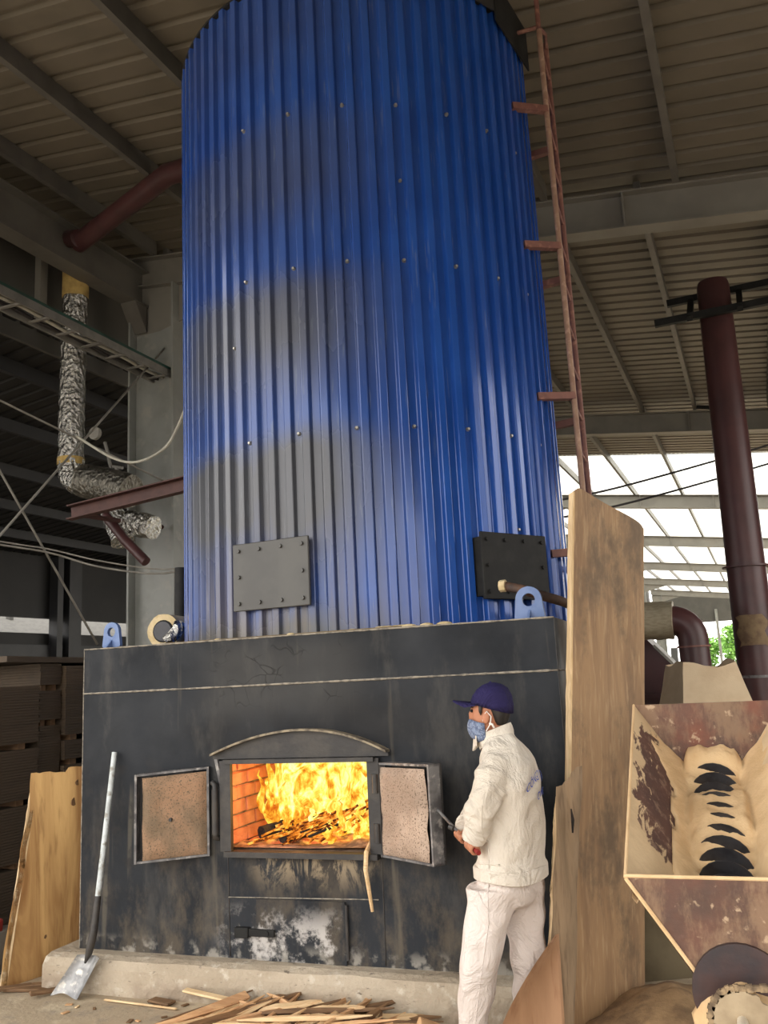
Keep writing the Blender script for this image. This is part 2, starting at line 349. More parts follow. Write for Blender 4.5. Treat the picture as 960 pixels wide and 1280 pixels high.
# ------------------------------------------------------------------ insulated pipe on the left
BP = 3.8
def hp(a, z, b=BP): return hw(a, b, z)
t = thing('insulated_pipe', 'foil-wrapped hanging pipe with yellow collar left of the blue tank', 'pipe', hp(-3.72, 3.41))
MB().tube([hp(-3.74, 7.54), hp(-3.72, 7.27), hp(-3.70, 7.06)], .12, 14).build('bare_pipe', M['maroon'], t, smooth=1)
MB().tube([hp(-3.70, 7.20), hp(-3.70, 6.81)], .168, 16).build('insulation_collar', M['yellowfoam'], t, smooth=.6)
def crumple(path, r, n=20, amp=.018, sc_=9):
    pts = []; P = [Vector(p) for p in path]; L = []
    for i in range(len(P)-1):
        k = max(2, int((P[i+1]-P[i]).length/.05))
        for j in range(k): pts.append(P[i].lerp(P[i+1], j/k))
    pts.append(P[-1]); mb = MB(); mb.tube(pts, r, n)
    for v in mb.v:
        v += noise.noise_vector(v*sc_)*amp
    return mb
crumple([hp(-3.70, 6.81), hp(-3.72, 5.67), hp(-3.72, 4.62)], .162).build('foil_wrap', M['foil'], t, smooth=1)
MB().tube([hp(-3.72, 4.64), hp(-3.72, 4.55)], .168, 16).build('insulation_collar', M['yellowfoam'], t, smooth=.6)
crumple([hp(-3.72, 4.59), hp(-3.70, 4.42), hp(-3.61, 4.33), hp(-3.45, 4.29)], .166).build('foil_elbow', M['foil'], t, smooth=1)
crumple([hp(-3.50, 4.32), hp(-3.18, 4.23), hp(-2.78, 4.08)], .215).build('foil_wrap', M['foil_dull'], t, smooth=1)
crumple([hp(-3.18, 3.90, BP+.15), hp(-3.07, 3.68, BP+.15), hp(-2.97, 3.50, BP+.1)], .14).build('foil_elbow', M['foil'], t, smooth=1)
crumple([hp(-2.97, 3.76, BP+.2), hp(-2.59, 3.65, BP+.2)], .15).build('foil_wrap', M['foil'], t, smooth=1)
MB().tube([hp(-3.16, 3.84, BP), hp(-2.86, 3.50, BP), hp(-2.54, 3.20, BP)], .06, 10).build('bare_pipe', M['maroon'], t, smooth=1)
tag(MB().tube([hw(-3.3, 3.4, 7.3), hw(-1.5, 2.85, 7.42), hw(.2, 2.5, 7.1), hw(.5, 2.3, 6.6)], .12, 14).build('steam_pipe', M['maroon'], smooth=1), 'maroon pipe slanting up to the tank under the roof at upper left', 'pipe')
MB().tube([hp(-3.74, 7.43), hp(-3.61, 7.43, 3.4), hw(-3.2, 3.3, 7.3)], .11, 12).build('bare_pipe', M['maroon'], t, smooth=1)
t = thing('support_beam', 'rust-red channel beam fixed across the broad grey column', 'beam', hw(-2.2, 3.2, 3.75))
m = MB(); P0 = hw(-2.98, 3.05, 3.72); P1 = hw(-1.35, 3.1, 3.86)
m.bar(P0, P1, .03, .15); m.bar(P0+Vector((0, -.05, .075)), P1+Vector((0, -.05, .075)), .1, .015); m.bar(P0+Vector((0, -.05, -.075)), P1+Vector((0, -.05, -.075)), .1, .015)
m.build('channel', M['redbeam'], t)
MB().tube([hw(-2.98, 3.1, 3.72), hw(-3.0, 4.7, 3.8)], .03, 6).build('strut', M['redbeam'], t)
t = thing('pressure_gauge', 'small round gauge and valve on top of the foil-wrapped pipe', 'gauge', hp(-3.13, 4.49))
MB().tube([hp(-3.18, 4.84, 3.6), hp(-3.18, 4.84, 3.65)], .08, 16).build('dial', M['wire'], t)
MB().tube([hp(-3.18, 4.77), hp(-3.14, 4.65), hp(-3.07, 4.38)], .022, 8).build('stem', M['traysteel'], t)
MB().tube([hp(-2.99, 4.42), hp(-2.99, 4.19)], .03, 8).build('valve', M['traysteel'], t); MB().tube([hp(-3.05, 4.44), hp(-2.90, 4.40)], .02, 8).build('valve_lever', M['traysteel'], t)
def rod(p0, p1, r, label, mat='wire', name='brace_rod', cat='rod'):
    return tag(MB().tube([p0, p1], r, 6).build(name, M[mat], smooth=True), label, cat)
rod(hw(-4.05, 1.1, 6.6), hw(-3.43, 4.0, 2.29), .014, 'thin steel brace rod slanting down right to the left lifting lug')
rod(hw(-3.3, -.4, .4), hw(-3.0, 4.75, 6.3), .014, 'thin steel brace rod rising right across the foil pipe to the column')
rod(hw(-3.73, -.5, 5.48), hw(-2.68, 4.68, 4.26), .012, 'thin steel rod falling right behind the foil pipe to the column')
def wire(pts, r, label, mat='wire', name='wire', cat='wire', n=6):
    P = [Vector(p) for p in pts]; out = []
    for i in range(len(P)-1):       # Catmull-Rom
        a, b, c, d = P[max(i-1, 0)], P[i], P[i+1], P[min(i+2, len(P)-1)]
        for k in range(6):
            u = k/6; out.append(.5*((2*b) + (c-a)*u + (2*a-5*b+4*c-d)*u*u + (3*b-a-3*c+d)*u**3))
    out.append(P[-1]); return tag(MB().tube(out, r, n).build(name, M[mat], smooth=True), label, cat)
wire([hw(-5.0, -.5, 3.75), hw(-3.6, 2.3, 3.38), hw(-3.28, 3.0, 3.3), hw(-2.94, 3.4, 3.15), hw(-2.5, 3.8, 3.06), hw(-2.2, 4.0, 3.08), hw(-1.9, 4.05, 3.12)], .012, 'upper of the two wires strung low from the left edge to the tank')
wire([hw(-5.0, -.5, 3.85), hw(-3.6, 2.28, 3.42), hw(-3.28, 3.0, 3.34), hw(-2.94, 3.4, 3.22), hw(-2.5, 3.8, 3.12), hw(-2.2, 4.0, 3.11), hw(-1.9, 4.05, 3.14)], .010, 'lower of the two wires strung low from the left edge to the tank')
wire([hw(-2.99, 3.1, 4.65), hw(-2.46, 3.1, 4.31), hw(-2.1, 3.1, 4.21), hw(-1.74, 3.1, 4.31), hw(-1.56, 3.1, 4.53), hw(-1.35, 3.0, 4.75)], .016, 'pale cable looping from the gauge up behind the tank', 'whitecable', 'cable', 'cable')
# ================================================================== furnace
def m_furnace():
    t = NT('sooty_black_steel')
    base = t.mix(t.step(t.noise(1.6, detail=6), .35, .65), lin(26, 29, 34), lin(40, 43, 48))
    base = t.mix(t.mul(t.step(t.noise(3.5, (1, 1, .35), 6, .65), .5, .68), .5), base, lin(80, 78, 75))
    # rain-like pale drips
    base = t.mix(t.mul(t.step(t.noise(9, (1, 1, .07), 3), .62, .72), .45), base, lin(104, 98, 86))
    z = t.axis(2)
    # dust low down, soot darker over the mouth
    base = t.mix(t.mul(t.step(z, .25, 1.15, 1, 0), t.step(t.noise(5, (1, 1, .5), 7, .7), .44, .64), .55), base, lin(98, 88, 74))
    soot = t.mul(t.band(0, .75, 2.3, .25), t.band(2, 1.3, 1.62, .12), t.step(t.noise(2.5), .3, .6))
    base = t.mix(t.mul(soot, .6), base, lin(28, 27, 28))
    # burnt, cracked paint film above the mouth
    v = t.n('ShaderNodeTexVoronoi', feature='DISTANCE_TO_EDGE'); v.inputs['Scale'].default_value = 8
    nv = t.n('ShaderNodeTexNoise'); nv.inputs['Scale'].default_value = 4; t.l(t.coord(), nv.inputs[0])
    ad = t.n('ShaderNodeVectorMath', operation='MULTIPLY_ADD'); t.l(nv.outputs['Color'], ad.inputs[0]); ad.inputs[1].default_value = (.25, .25, .25); t.l(t.tc.outputs['Object'], ad.inputs[2]); t.l(ad.outputs[0], v.inputs[0])
    crack = t.mul(t.step(v.outputs['Distance'], .006, .03, 1, 0), t.band(0, .95, 1.85, .12), t.band(2, 1.6, 1.93, .05), t.step(t.noise(3, loc=(3, 0, 0)), .47, .58))
    base = t.mix(t.mul(t.band(0, .9, 1.9, .15), t.band(2, 1.55, 1.95, .1), .5), base, lin(70, 69, 67))
    base = t.mix(t.mul(crack, .55), base, lin(22, 22, 22))
    # ash spilled under the mouth, white ash round the ash door
    ash = t.mul(t.band(0, 1.22, 1.92, .1), t.band(2, .62, .78, .1), t.step(t.noise(7, (1, 1, .45), 8, .7, .6), .47, .56))
    base = t.mix(t.mul(ash, .8), base, lin(150, 134, 110))
    wht = t.mul(t.band(0, 1.02, 1.75, .12), t.band(2, .14, .42, .1), t.step(t.noise(6, detail=8, rough=.72, loc=(5, 1, 2)), .47, .6))
    base = t.mix(t.mul(wht, .85), base, lin(186, 182, 178))
    wht2 = t.mul(t.step(z, .2, .3, 1, 0), t.step(t.noise(9, detail=6), .5, .62))
    base = t.mix(t.mul(wht2, .6), base, lin(165, 160, 150))
    dk = t.mul(t.band(0, 0, .55, .2), t.band(2, .3, 1.3, .1), t.step(t.noise(7, detail=6, loc=(1, 8, 3)), .54, .64))
    base = t.mix(t.mul(dk, .7), base, lin(44, 43, 44))
    brown = t.mul(t.step(t.axis(1), .05, .2), .75)
    base = t.mix(brown, base, lin(84, 68, 46))
    hgt = t.math('ADD', t.noise(5, detail=6), t.mul(crack, -.6))
    return t.bsdf(base, t.step(t.noise(3), .3, .7, .5, .75), .0, hgt, .35, .015, .22)
M['furnace'] = m_furnace()
M['furnace_edge'] = simple('dark_plate_steel', lin(44, 42, 42), lin(60, 56, 52), 9, rough=.55, bstr=.2)
M['rim_steel'] = simple('scuffed_steel_rim', lin(110, 108, 108), lin(70, 68, 70), 11, rough=.45, bstr=.2, c3=lin(150, 146, 142))
M['weld'] = simple('weld_seam', lin(150, 142, 128), lin(105, 100, 92), 30, rough=.7)
def m_lining(c1, c2, c3):
    t = NT('refractory_lining')
    c = t.mix(t.step(t.noise(4, detail=5), .35, .65), c1, c2)
    c = t.mix(t.step(t.noise(120, detail=4), .54, .64), c, c3)
    return t.bsdf(c, .9, 0, t.noise(40, detail=7), .6, .012)
M['lining'] = m_lining(lin(150, 118, 92), lin(116, 98, 78), lin(92, 80, 64))
M['lining_pale'] = m_lining(lin(182, 160, 142), lin(148, 128, 112), lin(104, 88, 74))
M['brick'] = simple('fire_brick', lin(222, 150, 116), lin(204, 130, 98), 9, rough=.85, bstr=.5)
M['ash'] = simple('grey_ash', lin(150, 128, 108), lin(110, 90, 76), 20, rough=1, bstr=.6)
M['blueplate'] = simple('blue_painted_plate', lin(104, 126, 170), lin(86, 110, 156), 8, rough=.5, bstr=.1)
W, ZB, ZT, D = 3.02, .19, 1.982, 2.9
fu = thing('furnace', 'big sooty black steel furnace box with an open fire mouth', 'furnace', (0, 0, 0))
# front plate with the mouth cut out
ox0, ox1, oz0, oz1 = 1.04, 1.97, .77, 1.275
m = MB()
def plate(x0, x1, z0, z1, y0=0, y1=.02): m.box(((x0+x1)/2, (y0+y1)/2, (z0+z1)/2), (x1-x0, y1-y0, z1-z0))
plate(0, ox0, ZB, ZT); plate(ox1, W, ZB, ZT); plate(ox0, ox1, ZB, oz0); plate(ox0, ox1, oz1, ZT)
m.build('front_plate', M['furnace'], fu)
m = MB(); m.box((.01, D/2+.01, (ZB+ZT)/2), (.02, D-.02, ZT-ZB)); m.build('side_plate', M['furnace'], fu)
m = MB(); m.box((W-.01, D/2+.01, (ZB+ZT)/2), (.02, D-.02, ZT-ZB)); m.build('side_plate', M['furnace'], fu)
MB().box((W/2, D-.01, (ZB+ZT)/2), (W-.04, .02, ZT-ZB)).build('rear_plate', M['furnace'], fu)
MB().box((W/2, D/2, ZT-.011), (W-.042, D-.042, .02)).build('top_plate', M['furnace'], fu)
MB().box((W/2, D/2, ZB+.01), (W-.05, D-.05, .02)).build('bottom_plate', M['furnace_edge'], fu)
def bead(pts, r=.006, mat='weld'):
    P = []; pts = [Vector(p) for p in pts]
    for i in range(len(pts)-1):
        n = max(2, int((pts[i+1]-pts[i]).length/.03))
        for k in range(n): P.append(pts[i].lerp(pts[i+1], k/n))
    P.append(pts[-1]); R = [r*random.uniform(.7, 1.4) for _ in P]
    MB().tube(P, R, 6).build('weld_bead', M[mat], fu, smooth=True)
bead([(0, -.002, 1.703), (W, -.002, 1.703)]); bead([(W+.002, 0, 1.703), (W+.002, D, 1.703)], .005)
bead([(0, 0, ZB), (0, 0, ZT)], .003); bead([(W, 0, ZB), (W, 0, ZT)], .003, 'furnace_edge'); bead([(0, 0, ZT), (W, 0, ZT)], .005)
bead([(1.03, -.001, .515), (1.95, -.001, .53)], .003); bead([(1.035, -.001, .2), (1.03, -.001, .75)], .003, 'furnace_edge'); bead([(1.975, -.001, .2), (1.98, -.001, .75)], .003, 'furnace_edge')
# fire-mouth frame, arched hood
fr = MB()
for (a, b, wx) in (((ox0-.005, -.025, oz0-.012), (ox1+.005, -.025, oz0-.012), .03), ((ox0-.005, -.025, oz1-.005), (ox1+.005, -.025, oz1-.005), .024)): fr.bar(a, b, .07, wx)
for x in (ox0-.002, ox1-.006): fr.bar((x, -.025, oz0), (x, -.025, oz1), .07, .03)
fr.build('mouth_frame', M['furnace_edge'], fu)
hood = MB(); n = 24; o1 = []; o2 = []
for i in range(n+1):
    u = i/n; x = .955 + u*(2.055-.955); z = 1.318 + .128*(1-(2*u-1)**2)*(1+.12*(2*u-1)); o1.append((x, z)); o2.append((x, z-.012))
poly = o1 + o2[::-1]
vs = []
for k, y in enumerate((0.0, -.07)):
    for (x, z) in poly: vs.append((x, y, z))
N = len(poly); fs = [(k, (k+1) % N, N+(k+1) % N, N+k) for k in range(N)]
for q in range(2):
    for k in range(n): fs.append((q*N+k, q*N+k+1, q*N+N-2-k, q*N+N-1-k))
hood.add(vs, fs); hood.build('hood_rim', simple('ashy_hood_rim', lin(150, 138, 116), lin(90, 82, 72), 14, rough=.8, bstr=.5), fu)
m = MB(); m.add([(x, -.03, z-.012) for x, z in o1] + [(x, -.03, oz1+.01) for x, z in o1], [(k, k+1, n+2+k, n+1+k) for k in range(n)])
m.add([(x, -.005, z-.012) for x, z in o1] + [(x, -.005, oz1+.01) for x, z in o1], [(k, k+1, n+2+k, n+1+k) for k in range(n)])
m.build('hood_plate', M['furnace_edge'], fu)
MB().bar((.965, -.02, 1.318), (1.0, -.01, 1.13), .02, .02).build('hood_stay', M['rim_steel'], fu)
# chamber: bricks one by one on the visible left wall, lining elsewhere
meshes = []
for k in range(3):
    b = MB(); b.box((0, 0, 0), (.11, .222-.004*k, .074), bev=.006)
    for v in b.v: v += Vector((random.uniform(-.004, .004), random.uniform(-.002, .002), random.uniform(-.002, .002)))
    o = b.build('brick', M['brick'], fu, local=True); o.hide_render = False; meshes.append(o)
first = True; k = 0
for row in range(7):
    for c in range(4):
        odd = row % 2; half = odd and c == 0
        y = .025 + (.055 if half else .111 + c*.226 - (.113 if odd else 0)); z = oz0 + .055 + row*.083
        src = meshes[k % 3]; o = src if k < 3 else src.copy(); k += 1
        if o.name not in COL.objects: COL.objects.link(o)
        o.scale = (1, .5 if half else 1, 1); o.location = (1.0 - .03 + random.uniform(-.006, .006), y, z); o.parent = fu
MB().box((.962, .5, 1.04), (.1, .98, .62)).build('brick_mortar', M['ash'], fu)
MB().box((2.03, .5, 1.04), (.1, .98, .62)).build('chamber_lining', M['brick'], fu); MB().box((1.5, 1.0, 1.04), (1.1, .1, .62)).build('chamber_lining', M['brick'], fu)
MB().box((1.5, .52, 1.33), (1.1, .95, .08)).build('chamber_lining', M['brick'], fu)
m = MB(); m.box((1.5, .5, oz0-.03), (1.1, .96, .06))
m.build('hearth', M['ash'], fu)
m = MB(); NX, NY = 40, 12; vs = []; fs = []
for j in range(NY):
    for i in range(NX):
        x = 1.02 + .96*i/(NX-1); y = .03 + .5*j/(NY-1)
        vs.append((x, y, oz0 + .012 + .035*noise.noise((x*9, y*9, 0)) * min(1, j/3) + .03*max(0, (x-1.55))))
for j in range(NY-1):
    for i in range(NX-1): fs.append((j*NX+i, j*NX+i+1, (j+1)*NX+i+1, (j+1)*NX+i))
def m_bed():
    t = NT('glowing_ash'); p = t.n('ShaderNodeBsdfPrincipled'); p.inputs['Roughness'].default_value = 1
    t.l(t.mix(t.step(t.noise(20, detail=5), .4, .6), lin(176, 140, 118), lin(120, 92, 78)), p.inputs['Base Color'])
    t.l(t.mix(t.step(t.noise(14, detail=5, loc=(2, 1, 0)), .42, .6), (.5, .06, .01), (1, .42, .06)), p.inputs['Emission Color'])
    t.l(t.mul(t.step(t.axis(1), .12, .26), t.step(t.noise(9, detail=6), .36, .52), 1.2), p.inputs['Emission Strength']); t.l(p.outputs[0], t.out.inputs[0]); return t.m
a = m.add(vs, fs).build('ash_bed', m_bed(), fu, smooth=True); a['kind'] = 'stuff'
# doors (both swung open) --------------------------------------------------
def door(hinge, free, zt, zb, mat, sag, flip):
    """hinge/free: xy of the hinge and free edge on the plate's visible face"""
    d = MB(); h = Vector((*hinge, 0)); f = Vector((*free, 0)); ax = (f-h).normalized(); nrm = Vector((ax.y, -ax.x, 0))
    if nrm.y > 0 and not flip: nrm = -nrm
    if flip: nrm = -nrm if nrm.x > 0 else nrm
    Wd = (f-h).length
    def P(u, v, z): return h + ax*u*Wd + nrm*v + Vector((0, 0, z - sag*u))
    def slab(u0, u1, v0, v1, z0, z1): return [P(u0, v0, z0), P(u1, v0, z0), P(u1, v1, z0), P(u0, v1, z0), P(u0, v0, z1), P(u1, v0, z1), P(u1, v1, z1), P(u0, v1, z1)]
    dr = MB().hexa(slab(0, 1, -.085, -.07, zb, zt)).build('fire_door', M['furnace_edge'], fu)
    m = MB(); e = .013/Wd
    m.hexa(slab(1-e, 1, -.075, .0, zb, zt)); m.hexa(slab(0, e, -.075, -.0, zb, zt)); m.hexa(slab(0, 1, -.075, -.005, zb, zb+.012)); m.hexa(slab(0, 1, -.075, -.005, zt-.012, zt))
    m.build('door_rim', M['rim_steel'], dr)
    g = MB(); g0 = .014/Wd; u1 = 1 - .045/Wd; n = 14; vs = []; fs = []
    for j in range(n+1):
        for i in range(n+1):
            u = g0 + (u1-g0)*i/n; z = zb+.013 + (zt-zb-.038)*j/n
            e_ = min(i, n-i, j, n-j)
            vv = .012*noise.noise((u*6, z*14, 3)) + (.012 if e_ else -.012)
            vs.append(P(u + (.012*noise.noise((z*12, 1, 0)) if i == n else 0), vv, z))
    for j in range(n):
        for i in range(n): fs.append((j*(n+1)+i, j*(n+1)+i+1, (j+1)*(n+1)+i+1, (j+1)*(n+1)+i))
    g.add(vs, fs); g.build('door_lining', mat, dr, smooth=1)
    return dr, P
dl, PL = door((.925, -.03), (.51, -.175), 1.243, .742, M['lining'], .026, False)
c = PL(.5, .012, .97); MB().tube([c, c + Vector((0, -.012, 0))], .011, 8).build('anchor_bolt', M['furnace_edge'], dl)
dr, PR = door((1.985, -.03), (2.365, -.3), 1.25, .755, M['lining_pale'], -.012, True)
# hinge posts
for x in (.975, ):
    h = MB(); h.tube([(x, -.045, .865), (x, -.045, 1.115)], .02, 12); h.tube([(x, -.045, 1.115), (x, -.045, 1.14), (x-.03, -.02, 1.15)], .016, 10); h.tube([(x, -.045, .865), (x, -.045, .85), (x+.01, -.02, .84)], .016, 10)
    h.build('hinge_pin', M['furnace_edge'], fu, smooth=1)
for z0 in (.83, 1.09): MB().tube([(1.975, -.04, z0), (1.975, -.04, z0+.1)], .018, 10).build('hinge_pin', M['furnace_edge'], fu, smooth=1)
# ash door
ad_ = MB().box((1.485, -.008, .352), (.545, .014, .325), bev=.003).build('ash_door', M['furnace'], fu)
MB().tube([(1.765, -.016, .22), (1.765, -.016, .5)], .009, 8).build('hinge_strip', M['furnace_edge'], ad_)
m = MB(); m.box((1.125, -.02, .335), (.09, .035, .055), bev=.005); m.box((1.25, -.024, .338), (.16, .012, .04), bev=.003); m.tube([(1.285, -.036, .338), (1.285, -.018, .338)], .013, 8); m.build('latch', M['blackpaint'], ad_)
# lifting lugs
def lug(x, y, wdt, hgt, hr, hz):
    n = 28; cx = x; top = ZT + hgt - wdt*.43; outer = []; inner = []
    for k in range(n):
        a = 2*PI*k/n + PI/2; inner.append((cx + hr*math.cos(a), y, ZT+hz + hr*math.sin(a)))
        dx, dz_ = math.cos(a), math.sin(a)
        if dz_ >= 0 or True:
            # march from the hole centre to the outline: rounded top, slightly flaring straight sides, flat foot
            best = 0
            for s in range(1, 400):
                r = s*.001; px = dx*r; pz = hz + dz_*r
                half = wdt*.43 + (hgt-wdt*.43-pz)*.12
                inside = (pz > -.002) and ((pz <= hgt-wdt*.43 and abs(px) <= half) or (pz > hgt-wdt*.43 and px*px + (pz-(hgt-wdt*.43))**2 <= (wdt*.43)**2))
                if inside: best = r
            outer.append((cx + dx*best, y, ZT + hz + dz_*best))
    l = MB().ring_plate(outer, inner, (0, .028, 0)).build('lifting_lug', M['blueplate'], fu)
    MB().prism([(cx-.004, y, ZT), (cx-.004, y-.07, ZT), (cx-.004, y, ZT+hz-hr-.02)], (.012, 0, 0)).build('gusset', M['blueplate'], l)
lug(.115, .12, .135, .175, .03, .11); lug(2.875, .1, .17, .185, .036, .11)
# lumps of cement/ash along the top front edge
m = MB(); random.seed(3)
for k in range(34):
    x = 2.0 + abs(random.gauss(.08, .12)) if k < 26 else random.uniform(.9, 2.7); x = min(2.4, x); 
    c = Vector((x, .03 + random.uniform(0, .05), ZT+.003)); r = random.uniform(.012, .03)
    m.rings([[c + Vector((math.cos(q*PI/3)*r*s*1.6, math.sin(q*PI/3)*r*s, zz*r)) for q in range(6)] for s, zz in ((1, 0), (.9, .35), (.4, .6))])
o = m.build('cement_crumbs', M['cream'], fu, smooth=True); o['kind'] = 'stuff'
m = MB(); m.bar((.55, .045, ZT+.004), (2.15, .03, ZT+.006), .03, .012); m.build('sealing_strip', simple('pale_seal', lin(120, 105, 82), rough=.9, bstr=.4), fu)
# ------------------------------------------------------------------ plinth
def m_plinth():
    t = NT('dusty_cement_step'); c = t.mix(t.step(t.noise(2, (1, 1, 2), 6), .35, .65), (.36, .295, .215), (.44, .37, .28))
    c = t.mix(t.step(t.noise(14, detail=6), .56, .7), c, (.52, .46, .37)); c = t.mix(t.step(t.noise(20, (1, 1, 3), 4, loc=(2, 4, 1)), .62, .74), c, (.16, .13, .1))
    c = t.mix(t.mul(t.step(t.axis(2), .05, .13, 1, 0), t.step(t.noise(5), .4, .6), .6), c, (.24, .18, .13))
    return t.bsdf(c, .9, 0, t.noise(25, detail=7), .7, .02)
m = MB(); xs = [-.14 + 3.03*i/60 for i in range(61)]; rgs = []
for x in xs:
    j = lambda s: .012*noise.noise((x*3, s, 0)) + .006*noise.noise((x*14, s, 5))
    fr_ = -.16
    rgs.append([(x, fr_+.0+j(1), 0), (x, fr_+j(2), .06), (x, fr_+j(3)+.005, .135), (x, fr_+.03+j(4), .178+j(9)*.6), (x, fr_+.08, .192+j(5)*.5), (x, .1, .189), (x, D+.14, .189), (x, D+.14, 0)])
m.rings(rgs)
tag(m.build('plinth', m_plinth(), origin=(1.5, 1.4, 0)), 'low dusty cement step under the black furnace', 'plinth')
# ================================================================== tank
TC = Vector((1.51, 1.45, 0)); R = 1.4; TZ = 6.5
def tp(deg, r, z): a = math.radians(deg); return Vector((TC.x + r*math.cos(a), TC.y + r*math.sin(a), z))
def m_tank():
    t = NT('blue_coated_sheet')
    x = t.axis(0); y = t.axis(1); z = t.math('ADD', t.axis(2), ZT)
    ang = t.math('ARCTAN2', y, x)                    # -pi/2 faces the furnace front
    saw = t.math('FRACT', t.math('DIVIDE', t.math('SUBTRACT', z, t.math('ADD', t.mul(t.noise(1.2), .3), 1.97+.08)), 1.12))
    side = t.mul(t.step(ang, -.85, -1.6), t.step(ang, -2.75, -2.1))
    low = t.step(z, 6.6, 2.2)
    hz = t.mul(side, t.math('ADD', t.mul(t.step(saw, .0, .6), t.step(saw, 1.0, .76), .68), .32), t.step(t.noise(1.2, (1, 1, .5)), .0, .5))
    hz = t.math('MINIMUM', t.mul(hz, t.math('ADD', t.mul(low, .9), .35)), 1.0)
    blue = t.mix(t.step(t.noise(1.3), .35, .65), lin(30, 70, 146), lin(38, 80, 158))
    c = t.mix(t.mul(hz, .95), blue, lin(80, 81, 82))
    dirt = t.mul(t.step(z, 2.9, 2.0), side, t.step(t.noise(7, (1, 1, .1), 4), .4, .6))
    c = t.mix(t.mul(dirt, .7), c, lin(96, 88, 76))
    c = t.mix(t.mul(t.step(t.noise(40, (1, 1, .08)), .6, .72), .25), c, lin(120, 130, 140))
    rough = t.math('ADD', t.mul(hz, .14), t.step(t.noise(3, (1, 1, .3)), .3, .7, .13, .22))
    return t.bsdf(c, rough, .08, t.noise(6, (1, 1, .15), 3), .12, .01, .5)
M['tank'] = m_tank()
tk = thing('boiler_tank', 'tall round tank in blue corrugated cladding standing on the furnace', 'tank', (TC.x, TC.y, ZT))
NR = 72; m = MB(); prof = [(0, 0), (.40, 0), (.44, .003), (.52, .030), (.56, .033), (.88, .033), (.92, .030), (.985, .003)]; zs = [ZT+.003, 3.23, 4.35, 5.47, TZ]
vs = []; fs = []; n = NR*8
random.seed(11)
for zi, z in enumerate(zs):
    for k in range(NR):
        for (u, dr_) in prof:
            a = -90 + (k+u)*360/NR; dent = .004*noise.noise((k*.7, z*.9, 0))
            vs.append(tp(a, R - .012 + dr_ + dent, z))
for i in range(len(zs)-1):
    for k in range(n): fs.append((i*n+k, i*n+(k+1) % n, (i+1)*n+(k+1) % n, (i+1)*n+k))
# inner face so that the sheet has thickness at the rim
vs2 = [v + (TC - Vector((v.x, v.y, 0))).normalized()*.012 for v in vs[-n:]]; k0 = len(vs); vs += vs2
for k in range(n): fs.append((k0-n+k, k0-n+(k+1) % n, k0+(k+1) % n, k0+k))
m.add(vs, fs); m.build('cladding', M['tank'], tk, smooth=.35)
m = MB(); m.rings([[tp(q*360/64, R-.045, z) for q in range(64)] for z in (ZT+.01, TZ-.02)]); m.build('shell', M['blackpaint'], tk, smooth=.6)
m = MB(); m.rings([[tp(q*360/64, r, z) for q in range(64)] for r, z in ((R-.01, TZ-.004), (R+.02, TZ), (R+.02, TZ+.02), (R-.2, TZ+.05), (.4, TZ+.12))]); m.build('top_cap', M['blackpaint'], tk, smooth=.5)
def flat(d0, d1, r, z0, z1, th, name, mat):
    p = [tp(d0, r, 0), tp(d1, r, 0), tp(d1, r+th, 0), tp(d0, r+th, 0)]
    return MB().hexa([q + Vector((0, 0, z0)) for q in p] + [q + Vector((0, 0, z1)) for q in p]).build(name, mat, tk)
flat(-42, -24, R+.05, TZ-.04, TZ+.2, .012, 'cap_skirt', M['furnace_edge'])
flat(-24, 2, R+.06, TZ-.12, TZ+.25, .012, 'cap_skirt', M['blackpaint']); flat(-214, -190, R+.05, TZ-.1, TZ+.2, .012, 'cap_skirt', M['blackpaint'])
MB().bar(tp(-33, R-.3, TZ+.1), tp(-33, R+.12, TZ+.22), .1, .1).build('lifting_bracket', simple('rusty_bracket', lin(120, 66, 30), lin(90, 46, 24), 8, rough=.7), tk)
# screws in rows
m = MB()
for zr in (3.225, 4.335, 5.455):
    for k in range(-3, 60, 3):
        d = -90 + (k+.23)*360/NR*1.0 + random.uniform(-.3, .3)
        if -205 < d < 20 or d > 155: m.tube([tp(d, R-.014, zr), tp(d, R+.006, zr + .0)], [.016, .009], 6)
for k, z in ((6, 4.9), (-4, 3.9), (12, 2.6)): m.tube([tp(-90+(k+.23)*5, R-.014, z), tp(-90+(k+.23)*5, R+.005, z)], [.014, .008], 6)
o = m.build('roofing_screws', simple('dull_zinc', (.42, .40, .35), rough=.4, metal=.6), tk); o['kind'] = 'stuff'
# access plates
def access(dc, wd, z0, z1, off, mat, name_mat):
    a = math.radians(dc); nx = Vector((math.cos(a), math.sin(a), 0)); tx = Vector((-math.sin(a), math.cos(a), 0)); c = tp(dc, R+off, (z0+z1)/2); hgt = z1-z0
    rot = Matrix((tx, -nx, Vector((0, 0, 1)))).transposed()
    p = MB().box(c, (wd, .02, hgt), rot, .004).build('access_plate', mat, tk)
    MB().box(tp(dc, R+off-.09, (z0+z1)/2), (wd-.05, .16, hgt-.05), rot).build('plate_frame', M['blackpaint'], p)
    for u, v in ((-.5, 1), (-.17, 1), (.17, 1), (.5, 1), (-.5, 0), (.5, 0), (-.5, -1), (-.17, -1), (.17, -1), (.5, -1)):
        q = c + tx*u*(wd-.09) + Vector((0, 0, v*(hgt/2-.045))) + nx*.01
        MB().tube([q, q+nx*.012], .013, 6).build('bolt', mat, p)
M['plategrey'] = simple('grey_steel_plate', lin(70, 69, 66), lin(60, 59, 57), 3, rough=.42, bstr=.05)
access(-96.5, .545, 2.15, 2.565, .05, M['plategrey'], 'grey'); access(-34.5, .56, 2.14, 2.55, .07, M['blackpaint'], 'black')
